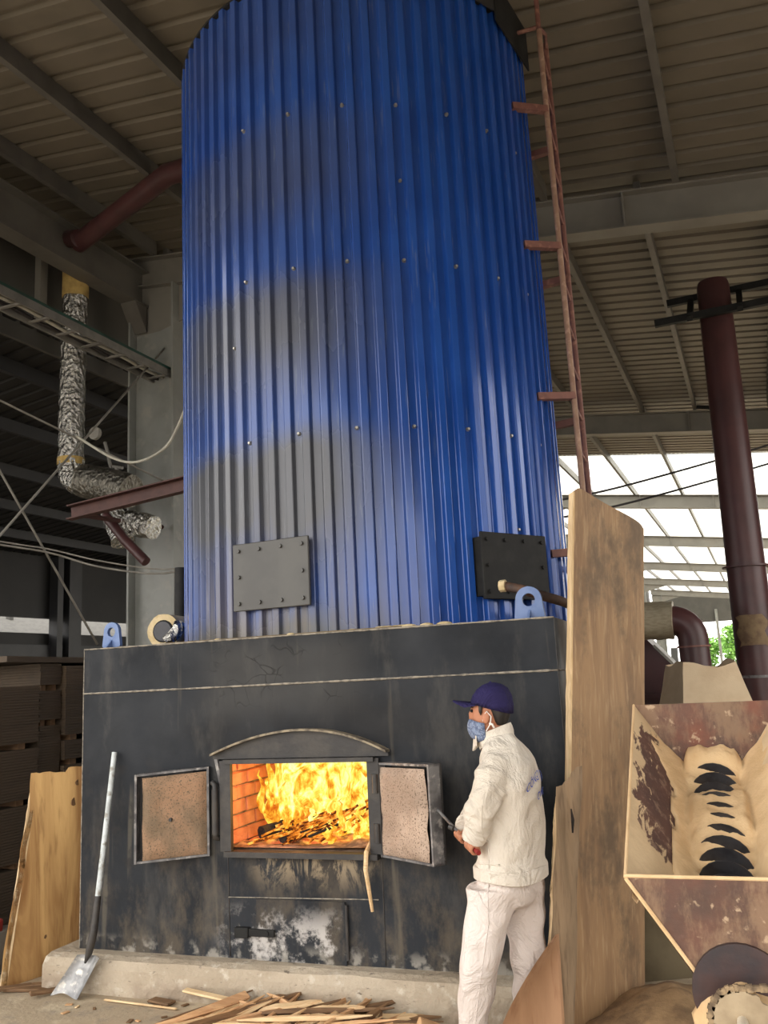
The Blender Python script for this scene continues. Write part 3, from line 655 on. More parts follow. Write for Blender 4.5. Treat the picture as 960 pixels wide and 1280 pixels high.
# ------------------------------------------------------------------ ladder
ld = thing('ladder', 'slim rust-brown steel ladder fixed to the right side of the tank', 'ladder', (3.1, 1.4, 2.0))
A_ = lambda z: Vector((3.105, 1.298, z)); B_ = lambda z: Vector((3.105, 1.72, z))
MB().tube([A_(2.0), A_(6.55)], .021, 10).build('rail', M['redoxide_pale'], ld, smooth=1); MB().tube([B_(2.0), B_(6.75)], .021, 10).build('rail', M['redoxide'], ld, smooth=1)
z = 2.25
while z < 6.6: MB().tube([A_(z), B_(z)], .011, 8).build('rung', M['redoxide'], ld, smooth=1); z += .32
MB().tube([A_(6.5), A_(6.9), Vector((3.09, 1.31, 7.05))], .019, 8).build('hand_rail', M['redoxide'], ld, smooth=1)
MB().tube([A_(6.55) + Vector((-.22, 0, .03)), A_(6.58), Vector((3.13, 1.5, 6.66)), B_(6.7), B_(6.45)], .016, 8).build('hand_rail', M['redoxide'], ld, smooth=1)
for zz in (2.47, 3.575, 4.72, 5.84):
    P0 = tp(-13.5, R+.0, zz); MB().bar(P0, A_(zz+.02), .05, .05).build('bracket', M['redoxide'], ld)
    P0 = Vector((2.88, 1.72, zz-.06)); MB().bar(P0, B_(zz-.04), .05, .05).build('bracket', M['redoxide'], ld)
# ------------------------------------------------------------------ things on the furnace top
t = thing('pipe_stub', 'short capped pipe end in cream insulation on the furnace top left', 'pipe', (.075, .8, ZT))
c = Vector((.06, .8, 2.125)); ax = Vector((.12, -.99, 0)).normalized(); sx = Vector((.99, .12, 0)); ro = []; ri = []
for k in range(20):
    q = 2*PI*k/20; jit = 1 + .07*noise.noise((k*1.7, 2, 0)); d = sx*math.cos(q) + Vector((0, 0, 1))*math.sin(q)
    ro.append(c + d*.128*jit); ri.append(c + d*.082)
MB().ring_plate(ro, ri, -ax*.35).build('insulation', M['cream'], t)
MB().tube([c + ax*.0, c - ax*.3], .083, 24).build('end_cap', M['blackpaint'], t, smooth=.6)
MB().tube([c + ax*.012, c - ax*.02], .07, 24).build('cap_disc', simple('cap_grey', lin(60, 60, 66), rough=.5), t, smooth=.6)
tag(MB().tube([(-.11, 1.3, 2.15), (-.105, 1.3, 2.66)], .05, 14).build('black_hose', M['blackpaint'], smooth=.6), 'upright black pipe against the lower left edge of the blue tank', 'pipe')
crumple([(.2, .62, 2.03), (.27, .66, 2.1), (.26, .7, 2.16)], .045).build('foil_scrap', M['foil'], t, smooth=1)
tag(MB().tube([(2.72, .22, 2.19), (2.83, .19, 2.16), (2.93, .2, 2.12), (3.02, .36, 2.09), (3.1, .75, 2.05), (3.16, 1.3, 2.02)], .028, 10).build('drain_pipe', simple('brown_pipe', lin(92, 66, 50), lin(60, 46, 40), 12, rough=.7), smooth=1), 'thin brown pipe passing behind the right blue lifting lug', 'pipe')
tag(MB().tube([(2.7, .21, 2.19), (2.735, .205, 2.19)], .035, 8).build('pipe_nut', M['cream'], smooth=.5), 'pale hex nut end of the brown pipe at the black access plate', 'nut')
# ------------------------------------------------------------------ right background: big maroon pipe, supports, elbow, cables
t = thing('duct_pipe', 'thick upright maroon duct pipe standing at the right', 'pipe', hw(3.9, 7.0, 0))
c0 = hw(3.93, 7, 0); c1 = hw(4.0, 7, 6.55)
def dp(z): return c0.lerp(c1, z/6.55)
MB().tube([dp(0), dp(.2), dp(2.2), dp(6.5), dp(6.56)], [.235, .235, .23, .2, .185], 28).build('pipe_body', M['maroon'], t, smooth=.6)
MB().tube([dp(2.82), dp(2.84)], .275, 28).build('flange', M['maroon'], t, smooth=.6)
MB().tube([dp(1.5), dp(1.53)], .25, 28).build('flange', M['rim_steel'], t, smooth=.6)
m = MB(); n = 9; pts = []
vs = []; fs = []
for j in range(7):
    for i in range(n):
        z = 1.88 + .36*j/6 - (.02 if i in (0, n-1) else 0); a = math.radians(-140 + 85*i/(n-1) + (8*math.sin(j*1.7) if i in (0, n-1) else 0)); p = dp(z); vs.append(p + Vector((math.cos(a), math.sin(a), 0))*(.236))
for j in range(6):
    for i in range(n-1): fs.append((j*n+i, j*n+i+1, (j+1)*n+i+1, (j+1)*n+i))
m.add(vs, fs); m.add([p + Vector((0, .02, 0)) for p in vs], fs); m.build('dust_patch', simple('tan_dust', lin(128, 108, 82), lin(104, 84, 66), 9, rough=.9), t, smooth=1)
t = thing('pipe_support', 'dark steel bar frame clamped round the top of the maroon duct pipe', 'bracket', hw(4, 7, 6.2))
for b, a0, z in ((6.74, 3.25, 6.05), (7.26, 3.4, 6.5)): MB().bar(hw(a0, b, z), hw(5.3, b, z+.02), .07, .09).build('support_bar', M['blackpaint'], t)
for a in (3.68, 4.28): MB().bar(hw(a, 6.7, 6.02), hw(a+.03, 7.32, 6.53), .07, .07).build('cross_bar', M['blackpaint'], t)
MB().bar(hw(3.62, 7.6, 5.1), hw(3.9, 7.1, 4.9), .05, .05).build('stay', M['blackpaint'], t)
t = thing('duct_elbow', 'wrapped horizontal duct ending in a maroon elbow beyond the plywood sheet', 'duct', hw(3.0, 6, 1.7))
crumple([hw(2.0, 6, 2.23), hw(2.6, 6, 2.22), hw(3.13, 6, 2.2)], .215).build('wrapped_duct', M['foil_tan'], t, smooth=1)
m = MB(); pts = [hw(3.1, 6, 2.2)] + [hw(3.1 + .22*math.sin(q*PI/12), 6, 1.98 + .22*math.cos(q*PI/12)) for q in range(1, 7)] + [hw(3.32, 6, 1.2), hw(3.32, 6, .9)]
m.tube(pts, .165, 20).build('elbow', M['maroon'], t, smooth=1); MB().tube([hw(3.32, 6, 1.88), hw(3.32, 6, 1.9)], .185, 20).build('elbow_flange', M['redoxide'], t, smooth=1)
MB().bar(hw(2.4, 6, 0), hw(2.4, 6, 2.05), .1, .1).build('stand', M['maroon'], t); MB().bar(hw(3.32, 6, 0), hw(3.32, 6, .92), .34, .34).build('elbow_base', M['maroon'], t)
wire([hw(.7, 4.6, 3.42), hw(2.1, 6.1, 3.78), hw(3.1, 7.2, 4.14), hw(4.7, 8.6, 4.72), hw(5.8, 9.6, 5.2)], .016, 'upper of the two dark cables sagging from the tank to the right', 'darkwire', 'cable', 'cable')
wire([hw(.7, 4.7, 3.22), hw(2.1, 6.2, 3.58), hw(3.1, 7.3, 3.92), hw(4.7, 8.7, 4.48), hw(5.8, 9.7, 4.95)], .016, 'lower of the two dark cables sagging from the tank to the right', 'darkwire', 'cable', 'cable')
t = thing('machine_hopper', 'dark maroon sloping-topped machine between plywood sheet and tan sack', 'machine', hw(2.6, 6.6, 0))
MB().prism([hw(1.9, 6.5, 0), hw(3.02, 6.5, 0), hw(3.02, 6.5, 1.70), hw(2.83, 6.5, 1.93), hw(2.5, 6.5, 2.3), hw(1.9, 6.5, 2.3)], HY*.9).build('casing', M['maroon'], t)
MB().bar(hw(1.9, 6.47, 1.36), hw(3.03, 6.47, 1.34), .05, .05).build('rib', M['maroon'], t); MB().bar(hw(2.83, 6.5, 1.94), hw(3.03, 6.5, 1.71), .05, .03).build('edge_strip', M['wire'], t)
MB().bar(hw(3.03, 6.5, 1.7), hw(3.03, 6.5, 0), .04, .06).build('edge_strip', M['wire'], t)
for k, a in enumerate((2.75, 2.95, 3.12)):
    tag(MB().bar(hw(a, 9.5+k*.2, 0), hw(a+.05, 9.5+k*.2, 1.95), .1, .1).build('white_post', M['column']), ('leftmost', 'middle', 'rightmost')[k] + ' of three pale posts beneath the wrapped duct', 'post', 'pale posts under the duct')
# tan jumbo sack
def sack():
    m = MB(); c = hw(3.44, 4.75, 0); RG = []; q = 48; ro = math.radians(24)
    for j, z in enumerate((0, .08, .5, .95, 1.3, 1.5, 1.62, 1.7)):
        ring = []
        for k in range(q):
            a = 2*PI*k/q; ca, sa = math.cos(a), math.sin(a); s_ = max(abs(ca), abs(sa)); rr = .335/(s_**.93); bul = 1 + .05*math.sin(PI*z/1.7)
            x0, y0 = ca*rr*bul, sa*rr*bul; lean = 1 - (.22*max(0, z-1.3)/.4 if j > 4 else 0)
            x = (x0*math.cos(ro) - y0*math.sin(ro))*lean; y = (x0*math.sin(ro) + y0*math.cos(ro))*lean
            zz = z
            if j >= 5: zz = z + (z-1.45)/.25*.045*(math.cos(3*a+.9)*.6 + math.cos(2*a)*.4)
            ring.append(c + HX*x + HY*y + Vector((0, 0, zz)) + noise.noise_vector((x*4, y*4, z*4))*.018)
        RG.append(ring)
    inn = [Vector((c.x + (p.x-c.x)*.9, c.y + (p.y-c.y)*.9, p.z-.05)) for p in RG[-1]]; low = [Vector((c.x + (p.x-c.x)*.55, c.y + (p.y-c.y)*.55, 1.5)) for p in inn]
    RG += [inn, low]; m.rings(RG)
    return m
t = tag(sack().build('jumbo_sack', simple('tan_woven_sack', lin(214, 192, 160), lin(202, 178, 146), 3, rough=.85, bstr=.2, bscale=60), smooth=.7), 'big tan woven sack with folded peaked rim behind the screw hopper', 'sack')
# trees outside
def tree(x, y, h, label):
    t = thing('tree', label, 'tree', (x, y, 0)); random.seed(int(x*10))
    MB().tube([(x, y, 0), (x+.1, y, h*.35), (x, y, h*.6)], [.2, .15, .08], 8).build('trunk', M['maroon'], t, smooth=1)
    m = MB(); vs = []; fs = []
    for k in range(2600):
        d = Vector((random.gauss(0, 1), random.gauss(0, 1), random.gauss(0, 1))).normalized()*random.uniform(.5, 1.0); p = Vector((x, y, h*.62)) + Vector((d.x*h*.42, d.y*h*.42, d.z*h*.4)); p += noise.noise_vector(p*.8)*.5
        a = Vector((random.uniform(-1, 1), random.uniform(-1, 1), random.uniform(-.6, .6))).normalized()*.22; b = a.cross(Vector((random.uniform(-1, 1), random.uniform(-1, 1), random.uniform(-1, 1)))).normalized()*.12; i = len(vs)
        vs += [p-a, p+b, p+a, p-b]; fs.append((i, i+1, i+2, i+3))
    o = m.add(vs, fs).build('foliage', M['leaf'], t); o['kind'] = 'stuff'
M['leaf'] = simple('leaf_green', (.14, .33, .05), (.22, .42, .08), 2, rough=.6)
q = hw(2.6, 86, 0); tree(q.x, q.y, 5.4, 'bright green tree outside, left of the maroon duct pipe'); q = hw(4.3, 92, 0); tree(q.x, q.y, 5.6, 'smaller green tree outside, half behind the maroon duct pipe')
q = hw(-1.5, 90, 0); tree(q.x, q.y, 4.6, 'low green tree outside, farthest left at the open hall end')
# ================================================================== wood
def m_wood(name, c1, c2, c3, ax=2, sc_=3.0, rough=.75, dirt=None):
    t = NT(name); st = [1, 1, 1]; st[ax] = .12
    c = t.mix(t.step(t.noise(sc_*2.2, st, 5, .6, .8), .38, .62), c1, c2)
    c = t.mix(t.mul(t.step(t.noise(sc_*14, st, 3), .5, .7), .5), c, c3)
    if dirt: c = t.mix(t.step(t.noise(2.6, (1, 1, .6), 7, .7, loc=(9, 2, 4)), .48, .66), c, dirt)
    return t.bsdf(c, rough, 0, t.noise(sc_*12, st, 5), .35, .01)
M['veneer'] = m_wood('streaked_veneer', lin(206, 166, 108), lin(140, 98, 54), lin(132, 92, 52), 2, 1.7)
M['ply'] = m_wood('dirty_plywood', lin(158, 126, 90), lin(132, 102, 72), lin(184, 154, 116), 2, 2.6, .7, lin(104, 84, 62))
M['ply_edge'] = m_wood('raw_board_edge', lin(222, 196, 156), lin(196, 168, 128), lin(170, 140, 100), 2, 6)
M['weathered'] = m_wood('weathered_board', lin(156, 132, 104), lin(122, 102, 78), lin(90, 72, 54), 2, 3)
M['bent'] = m_wood('thin_brown_ply', lin(164, 126, 94), lin(146, 110, 80), lin(128, 86, 58), 2, 2)
M['split1'] = m_wood('split_wood_pale', lin(224, 196, 154), lin(204, 172, 128), lin(180, 132, 84), 0, 5)
M['split2'] = m_wood('split_wood_tan', lin(206, 166, 122), lin(180, 138, 98), lin(150, 100, 62), 0, 5)
M['split3'] = m_wood('split_wood_red', lin(168, 122, 88), lin(142, 100, 70), lin(112, 70, 46), 0, 5)
M['split4'] = m_wood('old_wood_brown', lin(124, 94, 64), lin(96, 70, 46), lin(78, 56, 38), 0, 5)
M['charcoal'] = simple('charred_wood', (.012, .010, .009), (.03, .02, .016), 12, rough=.9, bstr=.8)
M['dust'] = simple('sawdust', lin(222, 190, 146), lin(206, 172, 128), 5, rough=1, bstr=.4, bscale=60)
M['mdf'] = m_wood('fibreboard_edges', lin(82, 67, 50), lin(70, 57, 43), lin(58, 47, 35), 1, 1.2)
def slab_grid(P, th, nu, nv, name, mat, edge=None, parent=None, rag=None, wob=.0, edge_mat=None):
    """P: bl, br, tr, tl corners of the face; th: thickness vector; rag(u) shortens the top"""
    bl, br, tr, tl = [Vector(p) for p in P]; th = Vector(th); m = MB(); fr = []; bk = []
    for j in range(nv+1):
        for i in range(nu+1):
            u = i/nu; v = j/nv; vv = v*(1 - (rag(u) if rag else 0))
            if edge: uu = edge(u, v)
            else: uu = u
            p = bl.lerp(br, uu).lerp(tl.lerp(tr, uu), vv); p = p + th.normalized()*wob*noise.noise((u*3, v*5, 1.3)); fr.append(p); bk.append(p+th)
    k = nu+1; n = len(fr); fs = []
    for j in range(nv):
        for i in range(nu): fs += [(j*k+i, j*k+i+1, (j+1)*k+i+1, (j+1)*k+i), (n+j*k+i, n+(j+1)*k+i, n+(j+1)*k+i+1, n+j*k+i+1)]
    for i in range(nu): fs += [(i, n+i, n+i+1, i+1), (nv*k+i, nv*k+i+1, n+nv*k+i+1, n+nv*k+i)]
    ef = []
    for j in range(nv): ef.append((j*k, (j+1)*k, n+(j+1)*k, n+j*k)); fs.append((j*k+nu, n+j*k+nu, n+(j+1)*k+nu, (j+1)*k+nu))
    m.add(fr+bk, fs + ef); o = m.build(name, mat, parent, smooth=.5)
    return o
def strip(P, name, mat, parent, th=.004, seed=0, wob=.006):
    """raw light edge of a board: a thin uneven strip along its left side; P: list of (front, back) point pairs from foot to top"""
    m = MB(); rg = []
    for k, (a, b) in enumerate(P):
        a = Vector(a); b = Vector(b); d = (a-b).normalized(); q = Vector((-.9, -.3, 0)).normalized()*(th + wob*abs(noise.noise((k*.9, seed, 0))))
        rg.append([a + d*.002 + q, b - d*.002 + q, b, a])
    m.rings(rg); return m.build(name, mat, parent)
# leaning veneer board on the left
t = slab_grid([(-.406, -.202, 0), (-.25, .36, .0), (-.19, .44, 1.21), (-.466, .1, 1.206)], (.02, .03, 0), 24, 40, 'veneer_board', M['veneer'],
              rag=lambda u: .012*noise.noise((u*9, 0, 0)) + .02*max(0, math.sin(u*PI*1.0+.4))*(u < .45) - .012, wob=.03)
tag(t, 'tall streaky tan veneer board leaning by the left corner of the furnace', 'board')
strip([(Vector((-.406, -.202, 0)).lerp(Vector((-.466, .1, 1.206)), k/30), Vector((-.386, -.172, 0)).lerp(Vector((-.446, .13, 1.206)), k/30)) for k in range(31)], 'raw_edge', M['ply_edge'], t, .003)
for k, (x, y, a, l, mt) in enumerate(((-.14, -.1, .5, .2, 'split4'), (-.05, -.24, .9, .16, 'split4'), (-.22, -.2, .35, .26, 'split4'), (-.3, -.22, .8, .22, 'split4'))):
    o = MB().box((0, 0, 0), (l, .045, .018), bev=.005).build('bark_chip', M[mt], local=True); o.location = (x, y, .012 + .012*(k % 2)); o.rotation_euler = (.1, .06, a)
    tag(o, ('second', 'shortest', 'longest', 'farthest left')[k] + ' dark wood offcut at the foot of the tall veneer board', 'wood scrap', 'offcuts at the foot of the veneer board')
BV = BVHTree.FromPolygons([v.co.copy() for v in t.data.vertices], [tuple(p.vertices) for p in t.data.polygons])
fbl, fbr, ftr, ftl = Vector((-.406, -.202, 0)), Vector((-.25, .36, 0)), Vector((-.19, .44, 1.21)), Vector((-.466, .1, 1.206))
for u, v, r in ((.66, .93, .02), (.64, .83, .028), (.93, .84, .02), (.80, .70, .01), (.45, .18, .012)):
    e1 = (fbr-fbl).normalized(); e2 = (ftl-fbl).normalized(); nn_ = e1.cross(e2).normalized(); nn_ = nn_ if nn_.y < 0 else -nn_
    c = fbl.lerp(fbr, u).lerp(ftl.lerp(ftr, u), v); hit = BV.ray_cast(c + nn_*.3 - t.location, -nn_)[0]; c = (hit + t.location if hit else c) + nn_*.002
    MB().prism([c + e1*math.cos(q*PI/6)*r*.75 + e2*math.sin(q*PI/6)*r for q in range(12)], -nn_*.014).build('knot', M['split4'], t)
# tall dirty plywood sheet on the right
PB = [Vector((2.945, -.18, 0)), Vector((3.268, .36, 0)), Vector((3.515, .43, 2.495)), Vector((3.212, -.16, 2.647))]
t = slab_grid(PB, (-.02, .035, 0), 24, 40, 'plywood_sheet', M['ply'], wob=.01, rag=lambda u: .010*((1-u)**40 + u**24))
tag(t, 'tall dirty brown plywood sheet standing on end behind the man', 'board')
strip([(PB[0].lerp(PB[3], k/40*.988), PB[0].lerp(PB[3], k/40*.988) + Vector((-.028, .045, 0))) for k in range(41)], 'raw_edge', M['ply_edge'], t, .008)
WB = [Vector((2.872, -.36, 0)), Vector((2.955, -.27, 0)), Vector((3.10, -.2, 1.23)), Vector((3.012, -.3, 1.15))]
t = slab_grid(WB, (.02, .04, 0), 14, 40, 'broken_board', M['weathered'], wob=.02, rag=lambda u: .05*(1-u)*abs(noise.noise((u*8, 3, 0))) + .03*abs(noise.noise((u*15, 1, 0))))
tag(t, 'narrow weathered board with a ragged broken top before the plywood sheet', 'board')
for q in range(3): strip([(WB[0].lerp(WB[3], k/40*(.96-.03*q)) + Vector((-.004*q, .012*q, 0)), WB[0].lerp(WB[3], k/40*(.96-.03*q)) + Vector((-.004*q+.004, .012*q+.011, 0))) for k in range(41)], 'split_layer', M[('ply_edge', 'weathered', 'ply_edge')[q]], t, .006, q*3, .014)
MB().tube([(3.06, -.262, .93), (3.065, -.255, .99), (3.062, -.257, 1.04)], [.004, .008, .003], 8).build('knot_hole', M['charcoal'], t, smooth=1)
bm_ = MB(); nb = 24; fr = []
for j in range(nb+1):
    z = .5*j/nb; xl = 2.66 + .29*(j/nb)**1.45; xr = 2.96
    for i in range(9):
        u = i/8; x = xl + (xr-xl)*u; fr.append(Vector((x, -.56 + .14*u + .1*z + .04*math.sin(u*PI), z)))
n = len(fr); fs = []
for j in range(nb):
    for i in range(8): fs += [(j*9+i, j*9+i+1, j*9+10+i, j*9+9+i), (n+j*9+i, n+j*9+9+i, n+j*9+10+i, n+j*9+i+1)]
    fs += [(j*9, j*9+9, n+j*9+9, n+j*9), (j*9+8, n+j*9+8, n+j*9+17, j*9+17)]
for i in range(8): fs += [(i, n+i, n+i+1, i+1), (nb*9+i, nb*9+i+1, n+nb*9+i+1, n+nb*9+i)]
bm_.add(fr + [p + Vector((.01, .012, 0)) for p in fr], fs); tag(bm_.build('bent_panel', M['bent'], smooth=.6), 'thin curved brown panel leaning low behind the man', 'board')
tag(MB().hexa([(3.25, .62, 0), (4.3, 1.1, 0), (4.29, 1.13, 0), (3.24, .65, 0), (3.27, .66, 1.15), (4.32, 1.14, 1.15), (4.31, 1.17, 1.15), (3.26, .69, 1.15)]).build('dusty_panel', simple('olive_dusty_panel', lin(110, 98, 74), lin(96, 84, 62), 4, rough=.8), ), 'dull olive dusty panel in the gap between plywood sheet and hopper stand', 'board')
# board stacks on the left
def bundle(a, b0, b1, z0, z1, label, seed, group='bundles of brown fibreboard on the left', depth=1.2):
    random.seed(seed); m = MB(); rg = []; n = max(3, int((z1-z0)/.02)); hgt = (z1-z0)/n
    for k in range(n):
        j0 = random.uniform(-.004, .004); j1 = random.uniform(-.005, .005)
        for e, zz in ((0, 0), (0, .86), (.007, .9), (.007, .98)):
            z = z0 + (k+zz)*hgt; rg.append([hw(a-depth, b0+j0+e, z), hw(a-e+j1*.4, b0+j0+e, z), hw(a-e+j1*.4, b1+j1-e, z), hw(a-depth, b1+j1-e, z)])
    m.rings(rg); return tag(m.build('board_bundle', M['mdf'], origin=hw(a-depth/2, (b0+b1)/2, z0)), label, 'board stack', group)
def stack(a, b0, b1, levels, base, seeds, depth=1.2):
    z = base
    for i, (h, lab) in enumerate(levels):
        bundle(a, b0, b1, z, z+h, lab, seeds+i, depth=depth)
        z += h
        if i < len(levels)-1:
            for bb in (b0+min(.12, (b1-b0)*.25), b1-min(.15, (b1-b0)*.25)): 
                lab_ = ('far' if bb > (b0+b1)/2 else 'near') + ' batten under ' + levels[i+1][1].replace('in the narrow fibreboard stack behind the front stack', 'of the narrow middle stack').replace('in the fibreboard stack half hidden by the furnace', 'of the stack by the furnace').replace('of the dark front fibreboard stack at the left edge', 'of the dark front stack')
                tag(MB().box(hw(a-depth/2, bb, z+.0225), (depth*.96, min(.07, (b1-b0)*.2), .045), Euler((0, 0, -H)).to_matrix()).build('spacer_batten', M['split4']), lab_, 'batten')
            z += .045
    return z
stack(-1.26, -.7, .90, [(.40, 'lowest bundle of the dark front fibreboard stack at the left edge'), (.40, 'second bundle up of the dark front fibreboard stack at the left edge'), (.37, 'third bundle up of the dark front fibreboard stack at the left edge'), (.43, 'top bundle of the dark front fibreboard stack at the left edge')], .05, 1)
stack(-1.29, .93, 1.16, [(.50, 'lowest bundle in the narrow fibreboard stack behind the front stack'), (.42, 'second bundle up in the narrow fibreboard stack behind the front stack'), (.41, 'third bundle up in the narrow fibreboard stack behind the front stack'), (.23, 'fourth bundle up in the narrow fibreboard stack behind the front stack'), (.17, 'top bundle in the narrow fibreboard stack behind the front stack')], .05, 11)
stack(-1.26, 1.18, 2.2, [(.50, 'lowest bundle in the fibreboard stack half hidden by the furnace'), (.55, 'second bundle up in the fibreboard stack half hidden by the furnace'), (.15, 'third bundle up in the fibreboard stack half hidden by the furnace'), (.555, 'top bundle in the fibreboard stack half hidden by the furnace')], .05, 21)
for b0, b1, a, wh in ((-.5, .8, -1.36, 'dark front fibreboard stack'), (.98, 1.11, -1.4, 'narrow middle fibreboard stack'), (1.25, 2.1, -1.36, 'fibreboard stack half hidden by the furnace')):
    for q in (.1, .85): tag(MB().box(hw(a-.5, b0 + (b1-b0)*q, .025), (1.1, .04, .05), Euler((0, 0, -H)).to_matrix()).build('spacer_batten', M['split4']), ('near' if q < .5 else 'far') + ' end floor batten beneath the ' + wh, 'batten')
m = MB(); m.hexa([hw(-2.4, .55, 1.97), hw(-1.25, .55, 1.97), hw(-1.25, 2.25, 1.955), hw(-2.4, 2.25, 1.955), hw(-2.4, .55, 2.015), hw(-1.25, .55, 2.015), hw(-1.25, 2.25, 2.0), hw(-2.4, 2.25, 2.0)])
tag(m.build('cover_board', M['mdf']), 'wide brown cover board laid across the rear fibreboard stacks', 'board')
for bb in (1.04, 2.0): tag(MB().box(hw(-1.85, bb, 1.955 if bb < 1.5 else 1.948), (.1, .2, .03)).build('spacer_batten', M['split4']), ('near' if bb < 1.5 else 'far') + ' end block under the wide cover board on the stacks', 'batten')
# small things at the left edge
tag(MB().box((-.86, -.02, .30), (.5, .05, .08), Euler((0, .05, .15)).to_matrix(), .01).build('red_bar', simple('red_paint', lin(150, 40, 34), rough=.5)), 'red painted bar low at the left edge behind the veneer board', 'bar')
tag(MB().box((-.86, .0, .13), (.5, .22, .26), Euler((0, 0, .15)).to_matrix(), .01).build('pale_crate', simple('pale_grey_crate', lin(140, 138, 132), lin(110, 108, 104), rough=.6)), 'pale grey crate low at the left edge behind the veneer board', 'crate')
# ------------------------------------------------------------------ shovel
sh = thing('shovel', 'steel shovel with a pale painted pipe handle leaning on the furnace', 'shovel', (.12, -.22, 0))
T0 = Vector((.262, -.03, 1.34)); T1 = Vector((.258, -.2, .36)); T2 = Vector((.235, -.215, .235))
MB().tube([T1.lerp(T0, k/10) for k in range(11)], .0165, 12).build('handle', simple('pale_blue_pipe', lin(196, 204, 206), lin(170, 176, 176), 10, rough=.45, c3=lin(140, 138, 130)), sh, smooth=.6)
MB().tube([T1.lerp(T0, .18), T1, T1.lerp(T2, .5), T2, T2 + Vector((-.02, -.006, -.05))], [.019, .022, .024, .02, .006], 12).build('socket', M['furnace_edge'], sh, smooth=.6)
m = MB(); nu, nv = 16, 16; fr = []
TLs, TRs, BRs, BLs = Vector((.15, -.2, .222)), Vector((.302, -.2, .212)), Vector((.205, -.265, .006)), Vector((.02, -.265, .016))
for j in range(nv+1):
    for i in range(nu+1):
        u = i/nu; v = j/nv; p = TLs.lerp(TRs, u).lerp(BLs.lerp(BRs, u), v); p.y += .035*(1-(2*u-1)**2)*(1-v*.5) - .01; p.z += -.0 + (.018*math.sin(u*PI*1.0+.3)**2*(v**3)) ; p.y += .012*math.exp(-((u-.5)/.1)**2)*(1-v)*-1; fr.append(p)
n = len(fr); k = nu+1; fs = []
for j in range(nv):
    for i in range(nu): fs += [(j*k+i, j*k+i+1, (j+1)*k+i+1, (j+1)*k+i), (n+j*k+i, n+(j+1)*k+i, n+(j+1)*k+i+1, n+j*k+i+1)]
    fs += [(j*k, (j+1)*k, n+(j+1)*k, n+j*k), (j*k+nu, n+j*k+nu, n+(j+1)*k+nu, (j+1)*k+nu)]
for i in range(nu): fs += [(i, n+i, n+i+1, i+1), (nv*k+i, nv*k+i+1, n+nv*k+i+1, n+nv*k+i)]
m.add(fr + [p + Vector((0, .004, 0)) for p in fr], fs)
m.build('blade', simple('worn_shovel_steel', lin(150, 150, 150), lin(112, 112, 114), 9, rough=.4, metal=.35, bstr=.3, c3=lin(196, 192, 184)), sh, smooth=.6)
# ------------------------------------------------------------------ fire
def m_flame():
    t = NT('flame'); f = t.noise(9, (1, 1, .55), 6, .6, 1.2); g = t.noise(22, (1, 1, .5), 4, .6, .8, loc=(3, 1, 2))
    h = t.math('ADD', t.mul(f, .68), t.mul(g, .42))
    h = t.math('ADD', h, t.mul(t.step(t.axis(2), .0, .5), .06)); h = t.math('SUBTRACT', h, .045)
    cr = t.n('ShaderNodeValToRGB'); t.l(h, cr.inputs[0]); e = cr.color_ramp.elements
    e[0].position = .38; e[0].color = (.80, .14, .01, 1); e[1].position = .68; e[1].color = (1.0, .93, .42, 1)
    q = e.new(.475); q.color = (1.0, .42, .03, 1)
    q = e.new(.55); q.color = (1.0, .76, .10, 1)
    em = t.n('ShaderNodeEmission'); t.l(cr.outputs[0], em.inputs[0]); t.val(em.inputs[1], t.step(h, .35, .7, .9, 1.5)); t.l(em.outputs[0], t.out.inputs[0]); return t.m
M['flame'] = m_flame()
fire = thing('fire', 'blazing yellow and orange wood fire filling the furnace mouth', 'fire', (1.5, .4, .78))
random.seed(5)
FB = .36; m = MB(); nu, nv = 40, 24; vs = []; fs = []   # the rolling body of the fire
for j in range(nv+1):
    for i in range(nu+1):
        u = i/nu; v = j/nv; x = 1.13 + .85*u; z = .79 + .5*v
        vs.append(Vector((x + .03*noise.noise((z*9, 2, 0)), FB + .14*noise.noise((x*5, z*4, 0)) + .06*noise.noise((x*13, z*10, 4)) - .12*math.sin(PI*v) + .1*(1-min(1, u*6)), z)))
for j in range(nv):
    for i in range(nu): fs.append((j*(nu+1)+i, j*(nu+1)+i+1, (j+1)*(nu+1)+i+1, (j+1)*(nu+1)+i))
k0 = len(vs); back = [Vector((v.x, .9, v.z)) for v in vs]
gl = bpy.data.lights.new('fire_glow', 'POINT'); gl.energy = 26; gl.color = (1, .5, .16); gl.shadow_soft_size = .12
glo = bpy.data.objects.new('fire_glow', gl); COL.objects.link(glo); glo.parent = fire; glo.location = (-.1, -.2, .3)
m.add(vs, fs); m.add(back, fs)
o = m.build('fire_body', M['flame'], fire, smooth=True); o['kind'] = 'stuff'
def tongue(x, y, z, h, r, s):
    m = MB(); rg = []; n = 9
    for k in range(n):
        v = k/(n-1); rr = r*(math.sin(PI*min(1, v*.9+.12))**.8)*(1-v*.75) + .002
        c = Vector((x + .05*noise.noise((v*2.2, s, 0))*v*2, y + .04*noise.noise((v*2, s, 9)), z + h*v))
        rg.append([c + Vector((math.cos(q*PI/4)*rr*(1+.3*noise.noise((q, v*3, s))), math.sin(q*PI/4)*rr*.7, 0)) for q in range(8)])
    m.rings(rg); m.build('flame', M['flame'], fire, smooth=True)
for k in range(22): tongue(random.uniform(1.32, 1.9), random.uniform(.05, .2), random.uniform(.80, .9), random.uniform(.07, .17), random.uniform(.014, .03), k*5.3+200)
for k in range(34):
    tongue(random.uniform(1.17, 1.92), random.uniform(.16, .34), random.uniform(.82, 1.05), random.uniform(.14, .32), random.uniform(.025, .06), k*3.1)
